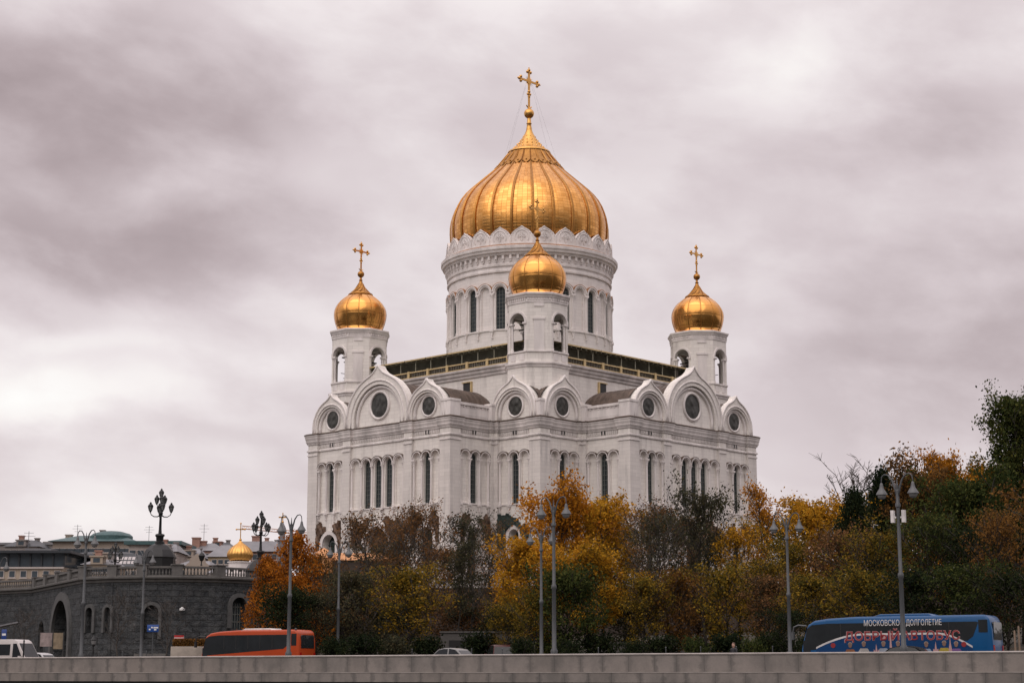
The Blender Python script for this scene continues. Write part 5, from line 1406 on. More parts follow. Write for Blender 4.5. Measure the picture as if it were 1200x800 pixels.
def car(name, label, cat, loc, rz, L, Wd, H, mat, kind='sedan'):
    r = empty(name, loc, rz); tag(r, label, cat); h = L/2
    if kind == 'sedan':
        low = [(-h,.45),(-h+.05,.85),(-h+.5,.98),(h-1.3,.92),(h-.25,.75),(h,.5),(h-.1,.25),(-h+.1,.25)]
        cab = [(-h+.55,.95),(-h+1.25,H-.1),(-h+1.8,H),(h-2.2,H-.02),(h-1.75,H-.12),(h-1.05,.9)]
    elif kind == 'suv':
        low = [(-h,.5),(-h-.02,1.0),(-h+.1,1.1),(h-1.2,1.08),(h-.2,.95),(h,.6),(h-.1,.3),(-h+.1,.3)]
        cab = [(-h+.08,1.08),(-h+.35,H-.12),(-h+.8,H),(h-2.1,H-.02),(h-1.6,H-.14),(h-.95,1.05)]
    else:      # van
        low = [(-h,.45),(-h,1.2),(h-.9,1.2),(h-.15,1.0),(h,.6),(h-.08,.3),(-h+.08,.3)]
        cab = [(-h,1.18),(-h+.08,H-.15),(-h+.3,H),(h-2.0,H-.02),(h-1.7,H-.16),(h-.8,1.15)]
    q = MB(); q.extr(Fr((0,0),(1,0),(0,1)), low, -Wd/2, Wd/2); bevel_build(q, 'body', mat, r, .1, 3)
    n = len(cab); hw = Wd/2-.04; tap = .14 if kind != 'van' else .08
    q = MB(); z0 = cab[0][1]
    vs = [(x, -(hw - tap*(z-z0)/(H-z0)*1.0), z) for x, z in cab] + [(x, hw - tap*(z-z0)/(H-z0), z) for x, z in cab]
    q.add(vs, [(i,(i+1)%n,n+(i+1)%n,n+i) for i in range(n)]+[tuple(range(n-1,-1,-1)),tuple(range(n,2*n))]); bevel_build(q, 'cabin', mat, r, .07, 2)
    def ins(poly, k, dz=.06):
        cx_ = sum(p[0] for p in poly)/len(poly); cz_ = sum(p[1] for p in poly)/len(poly)
        return [(cx_+(x-cx_)*k, cz_+(z-cz_)*k*.93) for x, z in poly]
    side = ins(cab, .88)
    for s in (-1, 1):
        yy = lambda z: s*(hw - tap*(z-z0)/(H-z0) + .006)
        if kind == 'van':
            panes = [[(h-2.1,1.3),(h-1.15,1.3),(h-1.75,H-.35),(h-2.1,H-.35)], [(-h+1.9,1.45),(h-2.35,1.45),(h-2.35,H-.4),(-h+1.9,H-.4)]]
        else:
            xm = -h+L*.42; l_ = [p for p in side if p[0] < xm-.05]+[(xm-.05,side[3][1]),(xm-.05,side[0][1])]; r_ = [p for p in side if p[0] > xm+.05]+[(xm+.05,side[0][1]),(xm+.05,side[3][1])]
            panes = [sorted(pp, key=lambda p: atan2(p[1]-sum(a[1] for a in pp)/len(pp), p[0]-sum(a[0] for a in pp)/len(pp))) for pp in (l_, r_)]
        for pp in panes:
            q = MB(); q.face(*[(x, yy(z), z) for x, z in pp]); q.build('side_window', M['vglass'], r)
        q = MB(); q.box(h-1.35,h-1.15,s*(Wd/2+.02),s*(Wd/2+.2),z0+.05,z0+.22); q.build('mirror', mat, r)
        for x in (h-.85, -h+.85): wheel(r, x, s*(Wd/2-.13), .33 if kind != 'van' else .36, .22)
        q = MB(); q.box(-h-.015,-h+.06,s*Wd*.38-.13,s*Wd*.38+.13,z0-.3,z0-.05); q.build('tail_light', M['red_lens'], r)
        q = MB(); q.box(h-.22,h-.02,s*Wd*.36-.16,s*Wd*.36+.16,.6,.74); q.build('headlight', M['lens'], r)
    def quadwin(a, b, nm):
        (x0,za),(x1,zb) = a, b; dx, dz = x1-x0, zb-za; L_ = hypot(dx,dz); nx, nz = (dz/L_, -dx/L_)
        if (nx > 0) != (nm == 'windscreen'): nx, nz = -nx, -nz
        pa = (x0+dx*.12+nx*.012, za+dz*.12+nz*.012); pb = (x0+dx*.88+nx*.012, za+dz*.88+nz*.012)
        wa = hw-tap*(pa[1]-z0)/(H-z0)-.1; wb = hw-tap*(pb[1]-z0)/(H-z0)-.1
        q = MB(); q.face((pa[0],-wa,pa[1]),(pa[0],wa,pa[1]),(pb[0],wb,pb[1]),(pb[0],-wb,pb[1])); q.build(nm, M['vglass'], r)
    quadwin(cab[-1], cab[-2], 'windscreen'); quadwin(cab[0], cab[1], 'rear_window')
    return r
TOR = HEAD + pi
car('white_van', 'white minibus entering at the left edge behind the granite parapet', 'van', (xat(13,142,1),142,0), TOR+.12, 5.9, 2.0, 2.72, paint('white_van_paint',(.5,.47,.46)), 'van')
car('silver_car', 'silver car just right of the white minibus, only its roof showing', 'car', (xat(50,146,1),146,0), TOR+.1, 4.3, 1.78, 1.72, paint('silver_paint',(.42,.42,.43)), 'sedan')
car('grey_car', 'pale grey car behind the parapet in front of the brown trees, roof showing', 'car', (xat(527,120,1),120,0.06), HEAD, 4.5, 1.8, 1.66, paint('pale_grey_paint',(.2,.2,.2)), 'sedan')
car('dark_car', 'black car passing in front of the blue coach, roof showing', 'car', (xat(1058,103.4,1),103.4,0.04), HEAD+.02, 4.6, 1.85, 1.56, simple('black_paint',(.008,.008,.009), .6, spec=.05), 'sedan')
car('maroon_car', 'dark red car parked under the trees, left of the shorter twin lamp post', 'car', (xat(585,150,1),150,0.42), radians(100), 4.4, 1.85, 2.0, paint('maroon_paint',(.05,.012,.012)), 'suv')

# signs
def sign(label, px, Y, y0, y1, w, mat, cat='sign', extra=None):
    r = empty('road_sign', (xat(px,Y,2),Y,gz(xat(px,Y),Y)), -.05); tag(r, label, cat)
    zb, zt = zat(y1,Y)-r.location[2], zat(y0,Y)-r.location[2]
    q = MB(); q.lathe([(.04,0),(.04,zt)], 8); q.build('post', M['lamp_grey'], r)
    q = MB(); q.box(-w/2,w/2,-.08,-.045,zb,zt); bevel_build(q, 'panel', mat, r, .03, 2)
    if extra: extra(r, zb, zt)
    return r
def blue_marks(r, zb, zt):
    wm = simple('sign_white', (.75,.75,.75), .4); h = zt-zb
    for k, (a, b, c) in enumerate(((-.15,.0,.62),(.05,.45,.6),(-.35,-.2,.35),(.1,.3,.32))):
        q = MB(); q.box(a,b,-.09,-.083,zb+h*c-.06,zb+h*c+.06); q.build('sign_mark', wm, r)
sign('blue rectangular road sign before the dark granite bridge wall', 178.5, 150, 731.5, 740, 1.0, simple('sign_blue', (.01,.06,.26), .4), extra=blue_marks)
def stripes(r, zb, zt):
    rm = simple('sign_red', (.4,.02,.02), .4); h = zt-zb
    for c in (.12,.5,.88):
        q = MB(); q.box(-.42,.42,-.09,-.083,zb+h*c-.09,zb+h*c+.09); q.build('sign_stripe', rm, r)
sign('small white sign with red stripes by the front of the red coach', 209.5, 150, 744, 753, .85, simple('sign_white_panel', (.7,.68,.66), .4), extra=stripes)
sign('blue and white bus-stop style sign above the white minibus', 4, 152, 737, 750, .45, simple('sign_blue2', (.015,.05,.22), .4), extra=lambda r,zb,zt: [MB.build(_b, 'sign_mark', bpy.data.materials['sign_white'], r) for _b in [(lambda m:(m.box(-.16,.16,-.09,-.083,zb+.42,zb+.6), m)[1])(MB())]])
hd = empty('planter', (xat(221,149,1),149,0.05), -.1); tag(hd, 'beige planter box with a clipped brown hedge in front of the red coach', 'planter')
q = MB(); q.box(-1.45,1.45,-.5,.5,0,zat(757,149)-.05); bevel_build(q, 'box', simple('beige_box',(.30,.26,.22),.7), hd, .05, 2)
# small gas-lantern style post and thin posts by the quay
lp = empty('lantern_post', (xat(97.5,139.5,1)+.75,139.5,.1)); tag(lp, 'short black lantern post beside the left lamp post', 'lantern')
q = MB(); q.lathe([(.12,0),(.1,.3),(.05,.5),(.045,2.0),(.1,2.05)], 8); q.build('post', M['black_iron'], lp)
q = MB(); q.lathe([(.12,2.05),(.2,2.5),(.23,2.53),(.1,2.75),(.02,2.9)], 6); q.build('lantern_head', M['black_iron'], lp)
q = MB(); q.lathe([(.125,2.1),(.195,2.47)], 6); q.v=[(x*1.02,y*1.02,z) for x,y,z in q.v]; q.build('lantern_glass', M['lamp_glass'], lp)
bl_ = empty('bollard', (xat(27,137,1),137,.1)); tag(bl_, 'thin black post in front of the white minibus', 'post')
q = MB(); q.lathe([(.08,0),(.06,.2),(.055,2.35),(.09,2.4),(.02,2.5)], 8); q.build('post', M['black_iron'], bl_)
bl_ = empty('sign_pole', (xat(357.5,150,1)+.0,143.0,.05)); tag(bl_, 'thin dark pole in front of the rear of the red coach', 'pole')
q = MB(); q.lathe([(.1,0),(.09,3.5),(.1,3.55),(.01,3.6)], 8); q.build('post', M['lamp_grey'], bl_)
# guard rail along the far kerb
gr = empty('guard_railing', (Q0[0],Q0[1],0), QA); tag(gr, 'low thin metal railing along the far kerb under the trees', 'railing')
for k in range(46):
    x = -70+3.0*k; q = MB(); q.lathe([(.045,0),(.045,2.0),(.07,2.05),(.01,2.12)], 6, x, 31); q.build('post', M['lamp_grey'], gr)
for z in (1.0, 1.55):
    q = MB(); q.box(-72,66,30.97,31.03,z-.03,z+.03); q.build('rail', M['lamp_grey'], gr)
# low concrete walls under the trees
M['conc'] = simple('grey_concrete', (.095,.09,.087), .8, var=.2, scale=.6, bump=.1)
for x0, x1, ytop, Y, lab in ((516,602,741,168,'low grey concrete wall under the brown trees left of the yellow tree'),(700,862,754,172,'long low grey concrete wall behind the tree trunks right of the lamp pair'),(846,868,747,176,'small grey concrete kiosk block between the tree trunks')):
    X0, X1 = xat(x0,Y,2), xat(x1,Y,2); zb = gz((X0+X1)/2,Y)-.6
    o = empty('concrete_wall', ((X0+X1)/2,Y,zb)); tag(o, lab, 'wall'); hw = (X1-X0)/2; h = zat(ytop,Y)-zb
    q = MB(); q.box(-hw,hw,0,.5,0,h); q.build('wall', M['conc'], o); q = MB(); q.box(-hw-.1,hw+.1,-.1,.6,h,h+.15); q.build('cap', M['conc'], o)
    if x0 == 516:
        for xx in (-hw*.55, hw*.1, hw*.6): q = MB(); q.box(xx-.75,xx+.75,-.08,-.004,.8,h-.7); q.build('dark_opening', M['black'], o)
# wooden support stakes at the right edge
for px, top, lab in ((1190.5,739,'left one of two wooden tree stakes at the right edge'),(1195.5,734,'right one of two wooden tree stakes at the right edge')):
    Y = 118; o = MB(); X = xat(px,Y,1); o.lathe([(.07,0),(.065,zat(top,Y)-.1),(.02,zat(top,Y)-.04)], 7); ob = o.build('wooden_stake', simple('weathered_wood',(.17,.12,.085),.8), None, True, 40)
    ob.location = (X,Y,.1); tag(ob, lab, 'stake')

# a pedestrian behind the parapet
def person(loc, rz, label):
    me = bpy.data.meshes.new('person'); S = 1.0
    V = [(0,0,.95),(0,0,1.12),(0,.01,1.32),(0,.0,1.47),(0,.01,1.53),
         (.10,0,.9),(.11,.03,.5),(.11,-.02,.09),(.11,.12,.05),(-.10,0,.9),(-.11,-.06,.5),(-.11,-.14,.09),(-.11,0,.05),
         (.2,0,1.43),(.25,-.03,1.15),(.24,.08,.92),(.24,.1,.84),(-.2,0,1.43),(-.25,.02,1.15),(-.24,-.05,.92),(-.24,-.06,.84)]
    E = [(0,1),(1,2),(2,3),(3,4),(0,5),(5,6),(6,7),(7,8),(0,9),(9,10),(10,11),(11,12),(3,13),(13,14),(14,15),(15,16),(3,17),(17,18),(18,19),(19,20)]
    Rr = [.15,.145,.16,.11,.055,.1,.075,.05,.045,.1,.075,.05,.045,.075,.055,.042,.04,.075,.055,.042,.04]
    me.from_pydata(V, E, []); o = bpy.data.objects.new('person', me); col.objects.link(o)
    sk = o.modifiers.new('skin','SKIN'); sb = o.modifiers.new('sub','SUBSURF'); sb.levels = 2; sb.render_levels = 2
    for i, r_ in enumerate(Rr): me.skin_vertices[0].data[i].radius = (r_, r_*.8)
    me.skin_vertices[0].data[0].use_root = True
    bpy.context.view_layer.update(); dg = bpy.context.evaluated_depsgraph_get()
    m2 = bpy.data.meshes.new_from_object(o.evaluated_get(dg)); o.modifiers.clear(); o.data = m2; m2.materials.clear(); m2.materials.append(simple('dark_coat',(.03,.03,.035),.85))
    for p in m2.polygons: p.use_smooth = True
    o.location = loc; o.rotation_euler = (0,0,rz); tag(o, label, 'person')
    q = MB(); q.lathe([(.05,1.5),(.055,1.55),(.07,1.575),(.09,1.62),(.098,1.68),(.095,1.75),(.075,1.81),(.04,1.835),(.002,1.84)], 16)
    q.sphere((0,.1,1.66), .018, 6, 5); 
    for s in (-1,1): q.sphere((s*.098,0,1.67), .022, 6, 5); q.sphere((s*.035,.085,1.69),.012,6,4)
    q.box(-.025,.025,.085,.097,1.605,1.615)
    q.build('head', simple('skin',(.50,.30,.23),.55), o, True)
    q = MB(); q.lathe([(.1,1.72),(.103,1.76),(.085,1.82),(.045,1.85),(.002,1.855)], 14); q.v=[(x,y-.012,z) for x,y,z in q.v]; q.build('hair', simple('short_brown_hair',(.10,.055,.035),.7), o, True)
    return o
person((xat(859.5,112,1.8),112,.1), radians(140), 'pedestrian seen head and shoulders over the parapet under the dark trees')

# poster boards before the big arch, and a site awning at the left edge
for px, y0, y1, w, c, lab in ((53.5,741,757,1.25,(.30,.24,.23),'pale pinkish poster board left of the big arched opening of the bridge'),(67.5,741,760,1.0,(.22,.17,.11),'tan poster board standing in the big arched opening of the bridge')):
    Y = 168; r = empty('poster_board', (xat(px,Y,2),Y,gz(xat(px,Y),Y)-.05), .1); tag(r, lab, 'sign'); zb, zt = zat(y1,Y)-r.location[2], zat(y0,Y)-r.location[2]
    q = MB(); q.box(-w/2,w/2,-.06,.06,zb,zt); q.build('board', simple('poster_face', c, .6, var=.5, scale=1.5), r)
    for s in (-1,1): q = MB(); q.box(s*w/2-.05,s*w/2+.05,-.09,.09,0,zt+.08); q.build('leg', M['dark_metal'], r)
aw = empty('awning', (xat(6,180,4),180,gz(xat(6,180),180)-.1), .15); tag(aw, 'sloping grey awning roof at the left edge above the white minibus', 'awning')
q = MB(); z0, z1 = zat(734.5,180), zat(727,180)
q.add([(-4,-.1,z0-.5),(1.2,-.1,z1),(1.2,2.4,z1),(-4,2.4,z0-.5),(-4,-.1,z0-.65),(1.2,-.1,z1-.15),(1.2,2.4,z1-.15),(-4,2.4,z0-.65)],[(0,1,2,3),(4,7,6,5),(0,4,5,1),(1,5,6,2),(2,6,7,3),(3,7,4,0)]); q.build('roof', M['r_grey'], aw)
for x in (-3.6, .9):
    q = MB(); q.box(x-.05,x+.05,0,.1,0,z0-.6+(x+4)/5.2*(z1-z0+.4)); q.build('post', M['dark_metal'], aw)
# ================================================================== TREES
def leaf_mat(name, stops, dark=None, trans=.25):
    m = bpy.data.materials.new(name); m.use_nodes = True; t = NT(m.node_tree); t.t.nodes.clear()
    out = t.n('ShaderNodeOutputMaterial'); geo = t.n('ShaderNodeNewGeometry'); tc = t.n('ShaderNodeTexCoord').outputs['Object']
    oi = t.n('ShaderNodeObjectInfo')
    f = t.math('ADD', t.math('MULTIPLY', geo.outputs['Random Per Island'], .55), t.math('MULTIPLY', t.noise(tc, .45, 3), .75))
    f = t.math('ADD', t.math('SUBTRACT', f, .14), t.math('MULTIPLY', t.math('SUBTRACT', oi.outputs['Random'], .5), .16), clamp=True)
    c = t.ramp(f, stops)
    d = t.n('ShaderNodeBsdfDiffuse'); tl = t.n('ShaderNodeBsdfTranslucent'); mx = t.n('ShaderNodeMixShader'); mx.inputs[0].default_value = trans
    t.link(c, d.inputs['Color']); t.link(c, tl.inputs['Color']); t.link(d.outputs[0], mx.inputs[1]); t.link(tl.outputs[0], mx.inputs[2])
    t.link(mx.outputs[0], out.inputs[0]); return m
LM = dict(
 yellow=leaf_mat('yellow_autumn_leaves', [(.15,(0.115,0.0805,0.0138)),(.4,(0.345,0.184,0.0207)),(.65,(0.529,0.276,0.0253)),(.9,(0.437,0.172,0.0184))]),
 gold=leaf_mat('golden_orange_leaves', [(.15,(0.184,0.0805,0.0138)),(.45,(0.437,0.184,0.0207)),(.7,(0.529,0.23,0.023)),(.95,(0.322,0.092,0.0161))]),
 orange=leaf_mat('orange_needles', [(.15,(.12,.045,.012)),(.45,(.33,.11,.016)),(.75,(.42,.15,.018)),(.95,(.20,.06,.012))]),
 brown=leaf_mat('withered_brown_leaves', [(.15,(0.051,0.0408,0.0238)),(.45,(0.145,0.0816,0.0374)),(.7,(0.238,0.116,0.051)),(.95,(0.17,0.0935,0.034))]),
 rust=leaf_mat('rust_brown_leaves', [(.15,(0.056,0.0352,0.016)),(.45,(0.136,0.072,0.0272)),(.7,(0.224,0.109,0.0288)),(.95,(0.144,0.0768,0.0256))]),
 olive=leaf_mat('olive_yellow_leaves', [(.15,(0.032,0.0352,0.0128)),(.42,(0.096,0.08,0.0192)),(.68,(0.24,0.152,0.0224)),(.92,(0.336,0.192,0.0256))]),
 green=leaf_mat('mid_green_leaves', [(.15,(0.018,0.03,0.012)),(.45,(0.0405,0.054,0.018)),(.7,(0.069,0.078,0.024)),(.95,(0.112,0.105,0.027))]),
 dark=leaf_mat('dark_green_leaves', [(.15,(0.0075,0.0137,0.00875)),(.5,(0.02,0.0287,0.0137)),(.85,(0.04,0.045,0.0187))]),
 greyg=leaf_mat('grey_green_leaves', [(.15,(0.0272,0.0306,0.0204)),(.5,(0.0595,0.0612,0.0374)),(.75,(0.102,0.085,0.0442)),(.95,(0.145,0.0935,0.0442))]),
)
M['bark'] = simple('dark_wet_bark', (.028,.022,.018), .85, var=.5, scale=3, vstretch=.2, bump=.4)
M['bark_grey'] = simple('grey_bark', (.065,.055,.048), .85, var=.4, scale=3, vstretch=.2, bump=.4)
def tree_meshes(seed, H=12.0, R_=4.0, cb=.22, nl=18, leaves=7000, ls=.26, shape='round', up=.9, sig=.42, tr=.2, ntwig=4, clump=1.0, droop=0.0):
    rr = np.random.default_rng(seed); rnd = random.Random(seed)
    tb = MB(); nodes = []
    def env(t):
        if shape == 'round': return max(.12, sin(pi*min(1, (t-cb+.06)/(1.03-cb)))**.6)
        if shape == 'cone': return max(.06, (1-t)**.8*1.15)
        if shape == 'tall': return max(.15, sin(pi*min(1,(t-cb+.12)/(1.06-cb)))**.5*(1.0-.25*t))
        if shape == 'bush': return max(.35, sin(pi*(.25+.72*t)))
        return 1
    tp = []; x = y = 0.0
    top = .93
    for k in range(9):
        t = k/8; tp.append((x, y, H*top*t)); x += rnd.uniform(-1,1)*H*.018; y += rnd.uniform(-1,1)*H*.018
    tb.tube(tp, [tr*(1.35 if k == 0 else 1)*(1-.88*k/8) for k in range(9)], 7)
    def trunk_at(t):
        f = t/top*8; i = min(7, int(f)); g = f-i
        return np.array(tp[i])*(1-g) + np.array(tp[i+1])*g
    az = rnd.uniform(0, 6.28)
    for i in range(nl):
        t = cb + (.92-cb)*((i+rnd.random()*.8)/nl)
        az += 2.4 + rnd.uniform(-.4,.4)
        L = R_*env(t)*rnd.uniform(.72,1.12)
        el = (up*(.55+.6*t) + rnd.uniform(-.2,.2))
        d = np.array((cos(az)*cos(el), sin(az)*cos(el), sin(el)))
        p = trunk_at(t); L = L/max(.35, cos(el))
        L = min(L, (H*1.0-p[2])/max(.15, sin(el)) if sin(el) > .15 else L)
        pts = [p]; r0 = max(.03, tr*.42*(1-t*.75))
        dd = d.copy()
        for k in range(4):
            dd = dd + np.array((rnd.uniform(-.16,.16), rnd.uniform(-.16,.16), .1-droop*.25*k)); dd /= np.linalg.norm(dd)
            pts.append(pts[-1] + dd*L/4)
        tb.tube(pts, [r0, r0*.8, r0*.6, r0*.4, r0*.18], 5)
        for j in range(5):
            f = .25 + .75*(j+rnd.random()*.7)/5; q = f*4; ii = min(3, int(q)); b = pts[ii]*(1-(q-ii)) + pts[ii+1]*(q-ii)
            a2 = rnd.uniform(0, 6.28); side = np.array((cos(a2), sin(a2), rnd.uniform(-.2,.75))); dv = dd*.55 + side*.8; dv /= np.linalg.norm(dv)
            L2 = L*rnd.uniform(.25,.45)*(1.15-f*.4)
            sp = [b, b+dv*L2*.5+np.array((0,0,.04*L2)), b+dv*L2+np.array((0,0,.16*L2-droop*.3*L2))]
            tb.tube(sp, [max(.035,r0*.4), max(.025,r0*.28), .016], 3, cap=False)
            for w in range(ntwig):
                g = rnd.uniform(.3,1.0); b2 = sp[0]*(1-g)+sp[2]*g; a3 = rnd.uniform(0,6.28)
                dv2 = dv*.5 + np.array((cos(a3), sin(a3), rnd.uniform(-.1,.8)))*.7; L3 = L2*rnd.uniform(.25,.5)
                e = b2 + dv2*L3
                tb.tube([b2, e], [.024,.011], 3, cap=False)
                nodes.append((b2*.35+e*.65, .7+.6*rnd.random())); nodes.append((e, .7+.6*rnd.random()))
            nodes.append((sp[2], 1.0)); nodes.append((sp[1], .8))
    trunk = bpy.data.meshes.new('trunk'); trunk.from_pydata([tuple(map(float,v)) for v in tb.v], [], tb.f); trunk.polygons.foreach_set('use_smooth', [True]*len(tb.f))
    crown = None
    if leaves:
        C = np.array([n[0] for n in nodes]); wgt = np.array([n[1] for n in nodes])**(2*clump)
        wgt *= rr.uniform(.1,1.0,len(wgt))**clump; wgt /= wgt.sum()
        idx = rr.choice(len(C), leaves, p=wgt)
        pos = C[idx] + rr.normal(0, sig, (leaves,3))*np.array((1,1,.75))
        pos[:,2] = np.maximum(pos[:,2], .15)
        n = rr.normal(0,1,(leaves,3)); n[:,2] += .35; n /= np.linalg.norm(n,axis=1)[:,None]
        a = np.cross(n, rr.normal(0,1,(leaves,3))); a /= np.linalg.norm(a,axis=1)[:,None]; b = np.cross(n, a)
        s = ls*rr.uniform(.45,1.6,leaves)[:,None]
        V = np.stack([pos-a*s*.62, pos+b*s*.36+n*s*.08, pos+a*s*.62, pos-b*s*.36+n*s*.08], 1).reshape(-1,3)
        crown = bpy.data.meshes.new('crown'); crown.vertices.add(len(V)); crown.vertices.foreach_set('co', V.ravel())
        crown.loops.add(leaves*4); crown.loops.foreach_set('vertex_index', np.arange(leaves*4, dtype=np.int32))
        crown.polygons.add(leaves); crown.polygons.foreach_set('loop_start', np.arange(0, leaves*4, 4, dtype=np.int32))
        crown.update(calc_edges=True); crown.validate()
    P = pos if leaves else np.array([v for v in tb.v])
    return trunk, crown, float(np.percentile(P[:,2], 98.6)), float(np.percentile(np.hypot(P[:,0],P[:,1]), 92))
TK = dict(
 maple=[tree_meshes(11, 13, 4.6, .2, 24, 17000, .19, clump=1.3), tree_meshes(12, 13, 4.4, .25, 22, 15000, .19, clump=1.6)],
 thin=[tree_meshes(21, 14, 3.6, .32, 22, 2600, .15, sig=.35, clump=1.3, up=1.0), tree_meshes(22, 14, 3.8, .25, 22, 3800, .15, sig=.35, clump=1.6, up=1.0)],
 mid=[tree_meshes(31, 13, 3.9, .27, 24, 6200, .17, clump=2.3), tree_meshes(32, 13, 4.2, .22, 26, 7400, .17, clump=2.2)],
 low=[tree_meshes(41, 8.5, 3.6, .14, 22, 6500, .17, 'round', .95, .4, .13, clump=1.7), tree_meshes(42, 9, 3.4, .2, 22, 7000, .16, 'round', 1.0, .4, .14, clump=1.9), tree_meshes(43, 7, 3.6, .06, 24, 9500, .17, 'bush', .8, .45, .12, clump=1.3)],
 narrow=[tree_meshes(51, 14, 2.3, .35, 18, 4500, .16, 'tall', 1.0, .38, .16)],
 larch=[tree_meshes(61, 12, 3.6, .1, 34, 14000, .16, 'cone', .25, .35, .17, droop=.3), tree_meshes(62, 12, 3.8, .08, 36, 16000, .17, 'cone', .3, .38, .17)],
 tall=[tree_meshes(71, 24, 5.2, .1, 40, 48000, .26, 'tall', 1.05, .6, .35, clump=.7)],
 bare=[tree_meshes(81, 14, 4.6, .3, 20, 0, .2, up=.95, ntwig=7), ],
 shrub=[tree_meshes(91, 2.2, 1.7, .05, 14, 3500, .17, 'bush', .7, .25, .05)],
)
